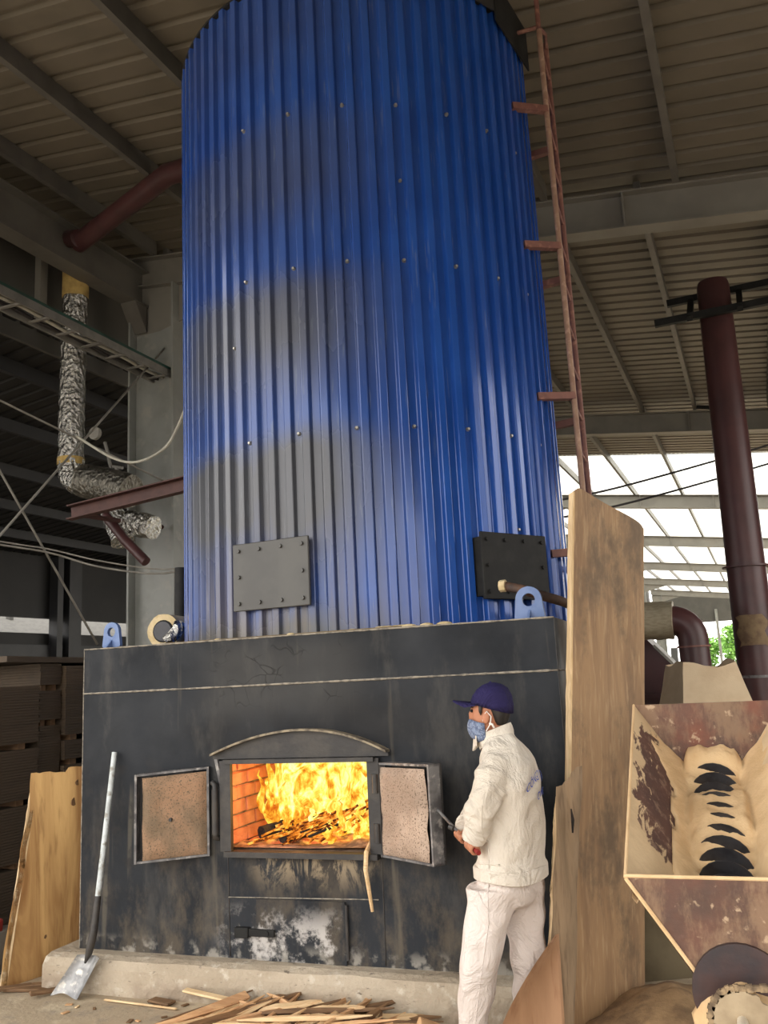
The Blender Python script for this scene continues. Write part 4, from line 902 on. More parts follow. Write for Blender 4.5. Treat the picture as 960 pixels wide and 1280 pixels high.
def log(p0, p1, r, mat, label, name='log', group=None, ends='charcoal'):
    p0 = Vector(p0); p1 = Vector(p1); m = MB(); m.tube([p0.lerp(p1, k/6) + noise.noise_vector((k*1.3, p0.x*7, p0.z*5))*r*.25 for k in range(7)], [r*random.uniform(.85, 1.1) for _ in range(7)], 9)
    return tag(m.build(name, M[mat], smooth=1.0), label, 'firewood', group)
log((1.165, .17, .835), (1.42, .6, .9), .042, 'charcoal', 'charred round log end at the left of the fire', )
log((1.325, .12, .825), (1.56, .6, .88), .045, 'charcoal', 'charred round log end second from left in the fire')
def m_ember():
    t = NT('burning_wood'); f = t.noise(16, (1, 1, 1), 5); cr = t.n('ShaderNodeValToRGB'); t.l(f, cr.inputs[0]); e = cr.color_ramp.elements
    e[0].position = .38; e[0].color = (.08, .012, .002, 1); e[1].position = .58; e[1].color = (1, .55, .10, 1); q = e.new(.47); q.color = (.75, .20, .015, 1)
    d = t.n('ShaderNodeBsdfDiffuse'); d.inputs[0].default_value = (.012, .008, .006, 1); em = t.n('ShaderNodeEmission'); t.l(cr.outputs[0], em.inputs[0]); em.inputs[1].default_value = 1.3; a = t.n('ShaderNodeAddShader'); t.l(d.outputs[0], a.inputs[0]); t.l(em.outputs[0], a.inputs[1]); t.l(a.outputs[0], t.out.inputs[0]); return t.m
M['ember'] = m_ember()
for k in range(30):
    x = random.uniform(1.25, 1.85); y = random.uniform(.06, .24); z = .83 + .16*max(0, (x-1.35)) + random.uniform(0, .08); L = random.uniform(.16, .34); a = random.uniform(.2, .75)
    log((x-L/2*math.cos(a), y-.04, z-L/2*math.sin(a)*.55), (x+L/2*math.cos(a), y+.08, z+L/2*math.sin(a)*.55), random.uniform(.004, .009), 'ember' if k % 9 else 'charcoal', 'thin burning stick lying in the flames of the furnace mouth', 'burning_stick', 'burning sticks in the fire')
for k in range(26):
    x = random.uniform(1.42, 1.84); y = random.uniform(.1, .26); z = .86 + .3*max(0, x-1.42)*random.uniform(.2, 1.2); L = random.uniform(.14, .3); a = random.uniform(.35, .8)
    log((x-L/2*math.cos(a), y-.03, z-L/2*math.sin(a)), (min(1.94, x+L/2*math.cos(a)), y+.03, z+L/2*math.sin(a)), random.uniform(.005, .010), 'ember', 'thin burning stick lying in the flames of the furnace mouth', 'burning_stick', 'burning sticks in the fire')
for k, (p0, p1) in enumerate((((1.18, .2, .875), (1.55, .3, .885)), ((1.3, .3, 1.02), (1.62, .3, 1.04)))):
    log(p0, p1, .01, 'charcoal', ('blackened stick lying level across the two charred logs', 'blackened stick lying level high in the middle of the flames')[k], 'burning_stick')
tag(MB().tube([(1.9, .12, .835), (1.915, .0, .818), (1.92, -.075, .79), (1.915, -.085, .7), (1.925, -.075, .6), (1.934, -.06, .485)], [.012, .012, .013, .013, .012, .009], 7).build('wood_strip', M['split1'], smooth=.7), 'pale wood strip hanging down over the sill of the fire mouth', 'wood strip')
# ------------------------------------------------------------------ split firewood on the floor
random.seed(21)
src = []
for k in range(8):
    L = random.uniform(.28, .75); w0 = random.uniform(.012, .032); h0 = random.uniform(.007, .016); m = MB(); rg = []
    for i in range(7):
        u = i/6; tp_ = min(1, .25 + 3*u, .2 + 3.2*(1-u)); c = Vector((L*(u-.5), .025*L*noise.noise((u*2, k, 0)), .012*noise.noise((u*2, k, 5))))
        rg.append([c + Vector((0, sy*w0*tp_*(1+.3*noise.noise((u*6, k, sy))), sz*h0*tp_)) for sy, sz in ((-1, -.6), (.2, -1), (1, -.3), (.7, .8), (-.6, 1))])
    m.rings(rg); o = m.build('wood_splinter', M[('split1', 'split2', 'split1', 'split3', 'split2', 'split1', 'split4', 'split2')[k]], local=True)
    src.append(o)
used = set(); spots = []
def put(k, x, y, z, rzv, pit, lab=None):
    o = src[k]
    if k in used:
        o = src[k].copy(); COL.objects.link(o)
    used.add(k); o.location = (x, y, z); o.rotation_euler = (random.uniform(-.5, .5), pit, rzv)
    L_ = ('short ', 'long ')[src[k].dimensions.x > .5]; kind = ('pale', 'tan', 'cream', 'reddish brown', 'light tan', 'pale yellow', 'dark weathered', 'honey tan')[k]
    o['label'] = lab or f'{L_}{kind} split wood strip in the heap of firewood before the furnace'; o['category'] = 'firewood'
    if not lab: o['group'] = f'{L_}{kind} split strips on the floor'
for k in range(112):
    x = random.choice((random.gauss(1.75, .35), random.gauss(1.45, .3), random.uniform(1.15, 2.35))); y = random.uniform(-.85, -.24)
    x = max(1.15, min(2.3, x)); hp_ = .11*math.exp(-((x-1.7)/.5)**2)*math.exp(-((y+.5)/.3)**2)
    put(k % 8, x, y, .012 + random.uniform(.1, 1)*hp_ + .005, random.gauss(.75, .42) if random.random() < .75 else random.uniform(-.6, .2), random.uniform(-.14, .06))
for k in range(26):
    x = 1.02 + .35*random.random(); y = -.3 - .45*random.random(); put((k*3) % 8, x, y, .02 + .06*random.random(), random.gauss(.85, .12), random.uniform(-.16, 0))
def piece(nm, c, d, rot, mat, lab, cat='firewood'): return tag(MB().box(c, d, Euler(rot).to_matrix(), .006).build(nm, M[mat]), lab, cat)
piece('firewood_strip', (1.17, -.28, .075), (.62, .045, .014), (.1, .02, -.22), 'split1', 'long pale flat slat topmost at the left end of the firewood heap')
piece('firewood_strip', (1.4, -.24, .03), (.5, .04, .014), (0, .0, .12), 'split1', 'pale flat slat lying along the foot of the cement step')
piece('firewood_strip', (1.13, -.45, .07), (.5, .07, .016), (.2, -.12, .9), 'split2', 'broad tan slat slanting at the left end of the firewood heap')
piece('wood_block', (1.72, -.26, .035), (.16, .11, .05), (0, .1, .3), 'split4', 'short brown wood block in the middle of the firewood heap')
piece('wood_block', (1.93, -.24, .03), (.12, .09, .05), (.1, 0, -.4), 'weathered', 'short grey-tan wood block right of the brown block in the heap')
piece('wood_block', (2.33, -.4, .05), (.13, .08, .07), (.2, .4, .5), 'split2', 'tan wood block end at the right of the firewood heap')
piece('firewood_strip', (.62, -.27, .012), (.5, .018, .01), (0, 0, -.08), 'split1', 'single thin pale strip on the floor between shovel and firewood heap')
piece('bark_flake', (.72, -.13-.08, .012), (.16, .07, .014), (0, 0, -.2), 'split4', 'dark brown flake at the step foot right of the shovel')
tag(MB().tube([(2.2, -.62, .02), (2.35, -.52, .035), (2.6, -.62, .03), (2.78, -.66, .02)], .011, 7).build('firewood_strip', M['split2'], smooth=1), 'long thin bowed strip on the floor at the man\'s feet', 'firewood')
for k in range(40):
    x = random.uniform(.2, 2.4); y = random.uniform(-.75, -.2); r = random.uniform(.008, .022)
    o = MB().box((0, 0, 0), (r*2.2, r*1.2, .006), bev=.002).build('wood_chip', M[('split1', 'split4', 'split3', 'split2')[k % 4]], local=True); o.location = (x, y, .005); o.rotation_euler = (0, 0, random.uniform(0, 3))
    tag(o, 'tiny wood chip scattered on the dusty floor before the step', 'wood chip', 'wood chips on the floor')
# ------------------------------------------------------------------ screw hopper
hz = thing('screw_hopper', 'rust-maroon screw conveyor hopper full of sawdust at lower right', 'hopper', (3.73, -1.5, 0))
def m_hop():
    t = NT('dusty_maroon_steel'); c = t.mix(t.step(t.noise(5, detail=5), .35, .65), lin(100, 66, 52), lin(78, 56, 46))
    c = t.mix(t.mul(t.step(t.noise(7, (1, 1, .4), 7, .7), .45, .62), .7), c, lin(140, 112, 86))
    c = t.mix(t.mul(t.step(t.noise(3, loc=(2, 2, 2)), .5, .66), .7), c, lin(126, 70, 48))
    c = t.mix(t.mul(t.step(t.noise(26, detail=5), .6, .7), .7), c, lin(190, 164, 134))
    return t.bsdf(c, .6, 0, t.noise(22, detail=6), .35, .01)
def m_hopin():
    t = NT('sawdust_caked_steel'); c = t.mix(t.step(t.noise(6, detail=5), .35, .65), lin(96, 66, 56), lin(80, 56, 50))
    c = t.mix(t.mul(t.step(t.noise(18, detail=6, rough=.7), .5, .65), .6), c, lin(140, 116, 98))
    nn = t.noise(11, (2.2, .6, 1.0), 8, .65, .6, loc=(1.3, 0, .4)); pat = t.mul(t.band(1, .38, 1.2, .14), t.band(0, -.31, -.15, .05))
    k = t.math('SUBTRACT', t.math('ADD', nn, .12), t.mul(pat, .34))
    c = t.mix(t.step(k, .36, .42), c, t.mix(t.step(t.noise(4), .4, .6), lin(214, 188, 150), lin(200, 174, 138))); return t.bsdf(c, .9, 0, t.noise(25, detail=6), .5, .012)
M['hopper'] = m_hop(); M['hopper_in'] = m_hopin()
XC, HY0, HL, SL = 3.73, -1.5, 1.25, .41
def hs(dx, s, dz_): return Vector((XC+dx, HY0 + s*HL, .68 + SL*HL*s + dz_))
arc = [(.125*math.sin(a), -.125*math.cos(a)) for a in [math.radians(-100 + 200*i/14) for i in range(15)]]
sec = [(-.325, .325)] + [(x, z + .0) for x, z in arc] + [(.325, .325)]
m = MB(); ns = 10; th = .008; n = len(sec); vs = []
for j in range(ns+1):
    s = j/ns
    for x, z in sec: vs.append(hs(x + .006*noise.noise((s*5, x*3, 0)), s, z))
vs += [v + Vector((0, 0, -.001)) + (Vector((XC, v.y, v.z+.3)) - v).normalized()*-th for v in vs]; N = n*(ns+1); fi = []; fo = []
for j in range(ns):
    for i in range(n-1): fi.append((j*n+i, j*n+i+1, (j+1)*n+i+1, (j+1)*n+i)); fo.append((N+j*n+i, N+(j+1)*n+i, N+(j+1)*n+i+1, N+j*n+i+1))
for j in range(ns): fo += [(j*n, (j+1)*n, N+(j+1)*n, N+j*n), (j*n+n-1, N+j*n+n-1, N+(j+1)*n+n-1, (j+1)*n+n-1)]
m.add(vs, fi); m.build('trough_lining', M['hopper_in'], hz, smooth=.6)
m = MB(); m.add(vs, fo); m.build('trough', M['hopper'], hz, smooth=.6)
fp = [hs(x, 0, z) for x, z in sec]; MB().prism(fp, (0, -.01, 0)).build('front_plate', M['hopper'], hz)
fp = [hs(x*1.0, 1, z) for x, z in sec]; MB().prism(fp, (0, .01, 0)).build('rear_plate', M['hopper'], hz)
MB().tube([hs(-.327, j/20, .325 + .004*noise.noise((j*1.1, 0, 0))) for j in range(21)], .006, 6).build('rim', M['dust'], hz, smooth=1); MB().tube([hs(.327, j/20, .327) for j in range(21)], .009, 6).build('rim', M['dust'], hz, smooth=1)
MB().tube([hs(-.33+.66*j/20, 0, .329 + .003*noise.noise((j, 0, 4))) for j in range(21)], .008, 6).build('rim', M['dust'], hz, smooth=1)
MB().tube([hs(-.325, 0, .325) + Vector((0, -.012, 0)), hs(-.13, 0, .04) + Vector((0, -.012, 0))], .007, 6).build('dusty_seam', M['dust'], hz)
ax = Vector((0, -.925, -.38)).normalized(); c = hs(0, 0, -.01)
MB().tube([c + Vector((0, .06, 0)), c + Vector((0, -.03, 0))], .15, 32).build('tube_flange', simple('dark_maroon_disc', lin(66, 46, 44), lin(44, 38, 42), 6, rough=.5), hz, smooth=.6)
MB().tube([c + Vector((0, -.03, 0)), c + Vector((0, -.1, -.01))], .042, 16).build('bearing', M['dust'], hz, smooth=.6)
sp = Vector((XC-.01, -1.64, .635)); rgs = []
for y in (-.006, .006): rgs.append([sp + Vector((math.cos(2*PI*q/56)*(.082 + (.007 if q % 4 < 2 else 0)), y, math.sin(2*PI*q/56)*(.082 + (.007 if q % 4 < 2 else 0)))) for q in range(56)])
MB().rings(rgs).build('sprocket', simple('dusty_sprocket', lin(168, 150, 122), lin(146, 128, 102), 10, rough=.7), hz)
MB().tube([sp + Vector((0, .1, 0)), sp + Vector((0, -.07, -.0))], .016, 12).build('shaft', simple('pale_shaft', lin(220, 208, 188), rough=.5), hz, smooth=.6)
ch = MB(); pts = [sp + Vector((math.cos(a)*.091, 0, math.sin(a)*.091)) for a in [math.radians(90 + 180*i/22) for i in range(23)]]
pts = [sp + Vector((.5 - .02*i, 0, .125 - (.034/24)*i)) for i in range(25)] + pts + [sp + Vector((.02*i, 0, -.091)) for i in range(1, 20)]
for i in range(len(pts)-1):
    a, b = pts[i], pts[i+1]; q = .022 if i % 2 else .015; ch.bar(a, b, q, .012 if i % 2 else .015, (0, 1, 0))
o = ch.build('chain', simple('dusty_chain', lin(150, 128, 98), lin(96, 80, 62), 30, rough=.8), hz); o['kind'] = 'stuff'
m = MB(); rg = []
for j, (y, r_) in enumerate(((-1.505, .15), (-1.53, .145), (-1.56, .12), (-1.6, .07), (-1.62, .02))):
    rg.append([Vector((XC + (.16*math.cos(q*PI/12) if math.sin(q*PI/12) < .2 else .15*math.cos(q*PI/12))*r_/.15, y, .60 + (.085 if math.sin(q*PI/12) > 0 else .15)*math.sin(q*PI/12)*r_/.15 + .006*noise.noise((q, j, 0)))) for q in range(24)])
o = m.rings(rg).build('spilled_sawdust', M['dust'], hz, smooth=True); o['kind'] = 'stuff'
# screw in the trough
m = MB(); tn = 16; r_o, r_i = .104, .028; seg = 20; vs = []; fs = []; Lx = HL*.97; axd = Vector((0, HL, SL*HL)).normalized(); Ltot = Vector((0, HL, SL*HL)).length*.97; ex = Vector((1, 0, 0)); ez = ex.cross(axd)
for i in range(tn*seg+1):
    a = 2*PI*i/seg; p = hs(0, 0, 0) + axd*(.01 + Ltot*i/(tn*seg)); d = ex*math.cos(a) + ez*math.sin(a)
    vs += [p + d*r_i, p + d*r_o, p + d*r_i + axd*.012, p + d*r_o + axd*.006]
for i in range(tn*seg):
    k = i*4; q = k+4; fs += [(k, k+1, q+1, q), (k+2, q+2, q+3, k+3), (k+1, k+3, q+3, q+1)]
m.add(vs, fs); scw = m.build('screw_flight', simple('dark_screw_steel', lin(62, 62, 66), lin(46, 46, 50), 14, rough=.45, metal=.4), hz, smooth=.5)
MB().tube([hs(0, .01, 0), hs(0, .99, 0)], .03, 12).build('screw_shaft', M['furnace_edge'], hz, smooth=.6)
st = MB(); st.hexa([(XC-.125, -1.49, 0), (XC+.125, -1.49, 0), (XC+.125, -1.3, 0), (XC-.125, -1.3, 0), (XC-.125, -1.49, .62), (XC+.125, -1.49, .62), (XC+.125, -1.3, .7), (XC-.125, -1.3, .7)])
st.build('stand', M['hopper_in'], hz)
for s in (-.12, .12): MB().bar(Vector((XC+s, -.5, 0)), Vector((XC+s, -.5, .95)), .05, .05).build('leg', M['hopper'], hz)
# sawdust heaped in the trough
m = MB(); nu, nv = 44, 60; vs = []; fs = []
for j in range(nv+1):
    s = j/nv*.985 + .004
    for i in range(nu+1):
        u = -1 + 2*i/nu; x = u*.312; ax_ = abs(x); S3 = lambda a, b, t: (lambda q: q*q*(3-2*q))(max(0, min(1, (t-a)/(b-a))))
        t_ = (s-.27)/.65; mid = -.02 + .08*S3(.12, .34, t_) + .035*S3(.34, .5, t_) - .045*S3(.74, .84, t_)*(1-S3(.98, 1.02, t_)) + .03*S3(.98, 1.04, t_)
        mid += .03*noise.noise((x*11, s*7, 2)) + .012*noise.noise((x*30, s*22, 6))
        wall = -.002 + max(0, ax_-.118)*1.50                      # the trough wall's own height
        lim = .30 if x > 0 else .10 + .03*noise.noise((s*6, 0, 7)) + .16*S3(.18, .0, s) + .12*S3(.74, .92, s)
        lay = (.014 + .045*S3(.24, .11, ax_)*S3(.06, .14, ax_)) if wall < lim else -.03
        z = max(mid*(1 - S3(.1, .16, ax_)) - .2*S3(.12, .18, ax_), wall + lay)
        vs.append(hs(x, s, z + .008*noise.noise((u*9, s*22, 1))))
for j in range(nv):
    for i in range(nu): fs.append((j*(nu+1)+i, j*(nu+1)+i+1, (j+1)*(nu+1)+i+1, (j+1)*(nu+1)+i))
m.add(vs, fs); tag(m.build('sawdust', M['dust'], smooth=True), 'fine tan sawdust heaped round the screw inside the hopper', 'sawdust', kind='stuff')
# swept heap of sawdust on the floor
m = MB(); vs = []; fs = []; nu = 30
for j in range(nu+1):
    for i in range(nu+1):
        u = -1 + 2*i/nu; v = -1 + 2*j/nu; r = math.hypot(u, v); x = 3.42 + u*.42; y = .0 + v*.6
        z = .2*max(0, 1-r)**.9 + (.03*noise.noise((x*9, y*9, 0)) if r < .95 else 0) - .004; vs.append((x, y, z))
for j in range(nu):
    for i in range(nu): fs.append((j*(nu+1)+i, j*(nu+1)+i+1, (j+1)*(nu+1)+i+1, (j+1)*(nu+1)+i))
m.add(vs, fs); tag(m.build('dirt_heap', simple('dirty_sawdust', lin(150, 122, 88), lin(116, 92, 66), 7, rough=1, bstr=.8, bscale=35), smooth=True), 'low heap of dirty sawdust on the floor between plywood sheet and hopper', 'sawdust', kind='stuff')
# ================================================================== the man
man = thing('person', 'man in pale work clothes, dark blue cap and grey mask, tending the fire', 'person', (2.66, -.42, 0), PI - math.radians(-1))
M['skin'] = simple('skin', lin(176, 118, 88), lin(160, 104, 76), 8, rough=.55, bstr=.1)
def m_cloth(name, c1, c2, sc_=3):
    t = NT(name); c = t.mix(t.step(t.noise(sc_, detail=5), .35, .65), c1, c2)
    w1 = t.noise(7, (1, 1, .8), 4, .6, 1.6); w2 = t.noise(180, detail=2)
    return t.bsdf(c, .85, 0, t.math('ADD', w1, t.mul(w2, .05)), .8, .04, .2)
M['jacket'] = m_cloth('cream_work_jacket', lin(212, 204, 192), lin(202, 192, 178))
M['trousers'] = m_cloth('pale_work_trousers', lin(216, 206, 200), lin(206, 194, 186))
M['cap'] = m_cloth('dark_blue_cap', lin(42, 37, 78), lin(34, 30, 66))
M['mask'] = simple('blue_grey_mask', lin(118, 132, 158), lin(84, 96, 124), 60, rough=.9, lo=.45, hi=.55, c3=lin(160, 168, 184))
M['hair'] = simple('black_hair', (.012, .010, .009), (.02, .016, .014), 30, (1, 1, .2), rough=.5)
M['black'] = simple('dark_shoe', (.05, .045, .04), (.03, .028, .025), 8, rough=.6)
def ell(z, c, d, w, y=0, n=28, p=2.3):
    out = []
    for k in range(n):
        a = 2*PI*k/n; cx, cy = math.cos(a), math.sin(a)
        out.append(Vector((c + d*math.copysign(abs(cx)**(2/p), cx), y + w*math.copysign(abs(cy)**(2/p), cy), z)))
    return out
# --- head + body as one skin surface
body = MB()
HR = [(1.372, -.010, -.055, .022), (1.385, .004, -.075, .040), (1.41, .010, -.092, .052), (1.445, .015, -.122, .062), (1.48, .017, -.148, .069), (1.515, .018, -.164, .073), (1.55, .013, -.172, .076), (1.585, .002, -.17, .075), (1.615, -.02, -.155, .066), (1.637, -.05, -.125, .045), (1.645, -.08, -.10, .015)]
rg = []
for z, f, b, w_ in HR:
    ring = ell(z, (f+b)/2, (f-b)/2, w_, n=36, p=2.15)
    for v in ring:
        if v.x > -.03:
            nb = max(0, 1-abs(v.z-1.492)/.032) * math.exp(-(v.y/.013)**2); v.x += .026*nb
            v.x += .010*math.exp(-(v.y/.012)**2)*max(0, 1-abs(v.z-1.515)/.03)
            for s in (-1, 1): v.x -= .010*math.exp(-((v.y-s*.030)/.014)**2)*math.exp(-((v.z-1.527)/.012)**2)
            v.x += .005*math.exp(-(v.y/.03)**2)*math.exp(-((v.z-1.432)/.012)**2)
    rg.append(ring)
body.rings(rg)
for s in (-1, 1):
    ear = []
    for k, (r, o) in enumerate(((.006, -.006), (.02, 0), (.026, .008), (.024, .014), (.012, .017))):
        ear.append([Vector((-.068 + math.cos(q*PI/6)*r*.72 - .1*math.sin(q*PI/6)*r, s*(.071+o), 1.497 + math.sin(q*PI/6)*r*1.25)) for q in range(12)])
    body.rings(ear)
body.rings([ell(1.25, -.13, .075, .12), ell(1.33, -.125, .065, .085), ell(1.37, -.115, .056, .057), ell(1.41, -.1, .055, .054), ell(1.46, -.085, .054, .052), ell(1.5, -.08, .05, .05)])
body.rings([ell(.75, -.105, .08, .12), ell(.9, -.125, .09, .14), ell(1.05, -.135, .1, .145), ell(1.2, -.14, .1, .17), ell(1.32, -.125, .065, .12)])
SHL, ELL_, WRL = Vector((-.125, .175, 1.30)), Vector((-.06, .245, 1.10)), Vector((-.0, .205, .985))
SHR, ELR, WRR = Vector((-.125, -.175, 1.30)), Vector((-.0, -.20, 1.09)), Vector((.075, .02, .995))
body.tube([SHL + Vector((0, -.05, -.03)), SHL.lerp(ELL_, .5), ELL_, ELL_.lerp(WRL, .5), WRL], [.045, .045, .042, .038, .028], 12); body.tube([SHR + Vector((0, .05, -.03)), SHR.lerp(ELR, .5), ELR, ELR.lerp(WRR, .5), WRR], [.045, .045, .042, .038, .028], 12)
LG = [(Vector((-.075, .085, .76)), .07), (Vector((.02, .1, .46)), .055), (Vector((.066, .1, .25)), .045), (Vector((.085, .1, .06)), .036)]
RG = [(Vector((-.13, -.085, .76)), .07), (Vector((-.15, -.095, .46)), .062), (Vector((-.15, -.095, .25)), .052), (Vector((-.122, -.1, .06)), .036)]
for q in (LG, RG): body.tube([p for p, r in q], [r for p, r in q], 12)
# the poker he holds runs through both hands
K0 = Vector((.0, .205, .92)); K1 = Vector((.115, .052, .97))       # grip in local axes
kd = (K1-K0).normalized()
def hand(wr, grip, side):
    """palm from the wrist to the bar, four fingers curled round it, thumb closing from the side"""
    g = grip; to = (g-wr); out = to - kd*to.dot(kd); out.normalize(); up_ = kd.cross(out).normalized()*side
    pc = g - out*.03 + up_*.006
    P = [wr, wr.lerp(pc, .35), pc - out*.01, pc + out*.012]
    pr = MB(); rgp = []
    for p, wv, tv in zip(P, (.026, .03, .04, .038), (.02, .017, .016, .014)):
        rgp.append([p + kd*math.cos(2*PI*q/12)*wv + up_*math.sin(2*PI*q/12)*tv for q in range(12)])
    body.rings(rgp)
    for i, L in enumerate((.86, 1.0, .95, .76)):
        off = kd*(-.031 + .0205*i); base = pc + out*.012 + off
        # arc round the bar (radius .012 + finger radius)
        pts = [base - out*.012]; R0 = .0215
        for j in range(6):
            a = math.radians(-10 + (205*L)*j/5); pts.append(g + off + out*math.sin(a)*R0*1.05 + up_*math.cos(a)*R0 - out*.002)
        body.tube(pts, [.0095, .0095, .009, .009, .0085, .008, .007], 8)
    tb = pc - kd*.036 - out*.012
    body.tube([tb, tb - kd*.010 + out*.018 - up_*.006, g - kd*.034 + out*.006 - up_*.016, g - kd*.018 + out*.018 - up_*.020], [.012, .0115, .0105, .008], 8)
hand(WRL, K0.lerp(K1, .12), 1); hand(WRR, K0.lerp(K1, .75), -1)
mb_ = fuse(body, .0042, 3, 'body'); bo = mesh_child('body', mb_, M['skin'], man)
# --- hair, eyes
hr = MB(); rg = []
for z, f, b, w_ in ((1.455, -.10, -.150, .050), (1.475, -.085, -.158, .064), (1.50, -.075, -.170, .0735), (1.53, -.06, -.178, .079), (1.56, -.04, -.182, .0815), (1.60, -.02, -.172, .075), (1.63, -.05, -.14, .05)): rg.append(ell(z, (f+b)/2, (f-b)/2, w_, n=30))
hr.rings(rg)
for s in (-1, 1): hr.tube([(-.045, s*.075, 1.55), (-.042, s*.0765, 1.525), (-.043, s*.075, 1.505)], [.012, .010, .004], 8)
mesh_child('hair', fuse(hr, .005, 2, 'hair'), M['hair'], man)
for s in (-1, 1):
    e = MB(); c = Vector((.010, s*.030, 1.527)); rge = []
    for j in range(7):
        a = PI*j/6; rge.append([c + Vector((math.cos(a)*.010, math.sin(a)*.010*math.cos(q*PI/5), math.sin(a)*.008*math.sin(q*PI/5))) for q in range(10)])
    e.rings(rge).build('eye', M['charcoal'], man, smooth=True, local=True)
    MB().tube([(.016, s*.016, 1.543), (.013, s*.032, 1.547), (.002, s*.05, 1.543)], [.003, .004, .002], 6).build('eyebrow', M['hair'], man, smooth=True, local=True)
# --- cap
cp = MB(); rg = []
for z, f, b, w_ in ((1.552, .018, -.187, .087), (1.575, .017, -.190, .089), (1.60, .006, -.186, .086), (1.63, -.018, -.168, .073), (1.648, -.045, -.142, .052), (1.658, -.075, -.11, .022)): 
    ring = ell(z, (f+b)/2, (f-b)/2, w_, n=36); 
    for v in ring: v.z -= .045*max(0, min(1, (-.03-v.x)/.15))*max(0, 1-(z-1.552)/.06)
    rg.append(ring)
inn = [Vector((v.x*.97-.002, v.y*.96, v.z+.004)) for v in rg[0]]
cp.rings([inn] + rg); crown = cp.build('cap', M['cap'], man, smooth=True, local=True)
bm2 = MB(); top = []; n = 17
for j in range(7):
    v = j/6
    for i in range(n):
        u = -1 + 2*i/(n-1); x0 = -.02 + .042*(1-abs(u)**2.2); ln = .088*(1-.35*u*u); y = u*(.086 - .012*v)
        top.append(Vector((x0 + ln*v, y, 1.557 + .014*(1-u*u)*1.0 - .006*v + .03*v*(0.55) - .016*u*u*v)))
N = len(top); fs = []
for j in range(6):
    for i in range(n-1): fs += [(j*n+i, j*n+i+1, (j+1)*n+i+1, (j+1)*n+i), (N+j*n+i, N+(j+1)*n+i, N+(j+1)*n+i+1, N+j*n+i+1)]
for i in range(n-1): fs += [(6*n+i, 6*n+i+1, N+6*n+i+1, N+6*n+i), (i, N+i, N+i+1, i+1)]
for j in range(6): fs += [(j*n, (j+1)*n, N+(j+1)*n, N+j*n), (j*n+n-1, N+j*n+n-1, N+(j+1)*n+n-1, (j+1)*n+n-1)]
bm2.add(top + [p + Vector((0, 0, -.006)) for p in top], fs); bm2.build('visor', M['cap'], crown, smooth=.7, local=True)
MB().tube([(-.085, 0, 1.655), (-.085, 0, 1.664)], [.009, .005], 10).build('cap_button', M['cap'], crown, smooth=True, local=True)
# --- mask with ear loops
mk = MB(); vs = []; n = 21; nz = 10
for j in range(nz+1):
    z = 1.376 + (1.488-1.376)*j/nz
    f = .045 - .00 - .035*((z-1.448)/.07)**2 if z < 1.448 else .045 - .012*((z-1.448)/.04)**2
    f += -.012 if z < 1.39 else 0
    wz = .056 + .014*(j/nz); bk = -.058
    for i in range(n):
        a = math.radians(-92 + 184*i/(n-1)); zz = z + (.0 if abs(a) < .8 else -.022*(abs(a)-.8)*(j/nz-.45)*2)
        ca = math.cos(a); x = bk + (f-bk)*max(0, ca)**.75; y = (wz+.012)*math.sin(a)*(1-.25*max(0, ca)**2); vs.append(Vector((x, y, zz)))
fs = []
for j in range(nz):
    for i in range(n-1): fs.append((j*n+i, j*n+i+1, (j+1)*n+i+1, (j+1)*n+i))
mk.add(vs, fs); mo = mk.build('mask', M['mask'], man, smooth=True, local=True); sm = mo.modifiers.new('s', 'SOLIDIFY'); sm.thickness = .003
M['loop'] = simple('white_ear_loop', lin(232, 226, 220), rough=.8)
for s in (-1, 1): MB().tube([(-.05, s*.073, 1.478), (-.055, s*.081, 1.50), (-.075, s*.088, 1.525), (-.094, s*.084, 1.50), (-.088, s*.084, 1.465), (-.062, s*.073, 1.43)], .0028, 6).build('ear_loop', M['loop'], mo, smooth=True, local=True)
MB().tube([(-.083, .087, 1.468), (-.097, .083, 1.463), (-.103, .077, 1.446)], [.006, .006, .005], 6).build('loop_knot', M['loop'], mo, smooth=True, local=True)
# --- jacket
jk = MB()
T = [(.768, -.120, .158, .205), (.80, -.120, .160, .208), (.823, -.121, .161, .209), (.86, -.124, .154, .203), (.95, -.137, .152, .2), (1.05, -.142, .151, .2), (1.15, -.142, .147, .203), (1.22, -.140, .140, .208), (1.28, -.136, .127, .208), (1.325, -.130, .108, .188), (1.36, -.122, .09, .15), (1.39, -.112, .076, .105), (1.41, -.105, .068, .082)]
rg = []
for z, c, d, w_ in T:
    ring = ell(z, c, d, w_, n=44)
    for v in ring: v += noise.noise_vector((v.x*6, v.y*6, v.z*7))*.012
    rg.append(ring)
jk.rings(rg)
def sleeve(sh_, el, wr, r):
    pts = []; rr = []; n = 16; d = (wr-el).normalized()
    for k in range(n+1):
        u = k/n*2; p = sh_.lerp(el, u) if u <= 1 else el.lerp(wr + d*.02, u-1)
        # soften the bend
        if .75 < u < 1.25: q = 1 - abs(u-1)/.25; p = p.lerp((sh_.lerp(el, .8) + el.lerp(wr, .2))/2, q*.35)
        wob = .008*math.sin(k*2.3) * (1 if u > .35 else .3); pts.append(p + Vector((wob*.4, wob*.3, 0))); rr.append(r[0] + (r[1]-r[0])*min(1, u) if u <= 1 else r[1] + (r[2]-r[1])*(u-1))
        rr[-1] += .004*math.sin(k*2.9); rr[-1] *= min(1, .8 + k*.07)
    jk.tube(pts, rr, 18)
sleeve(SHL + Vector((-.005, -.035, .005)), ELL_, WRL, (.088, .073, .058)); sleeve(SHR + Vector((-.005, .035, .005)), ELR, WRR, (.088, .073, .058))
jm = fuse(jk, .0065, 9, 'jacket')
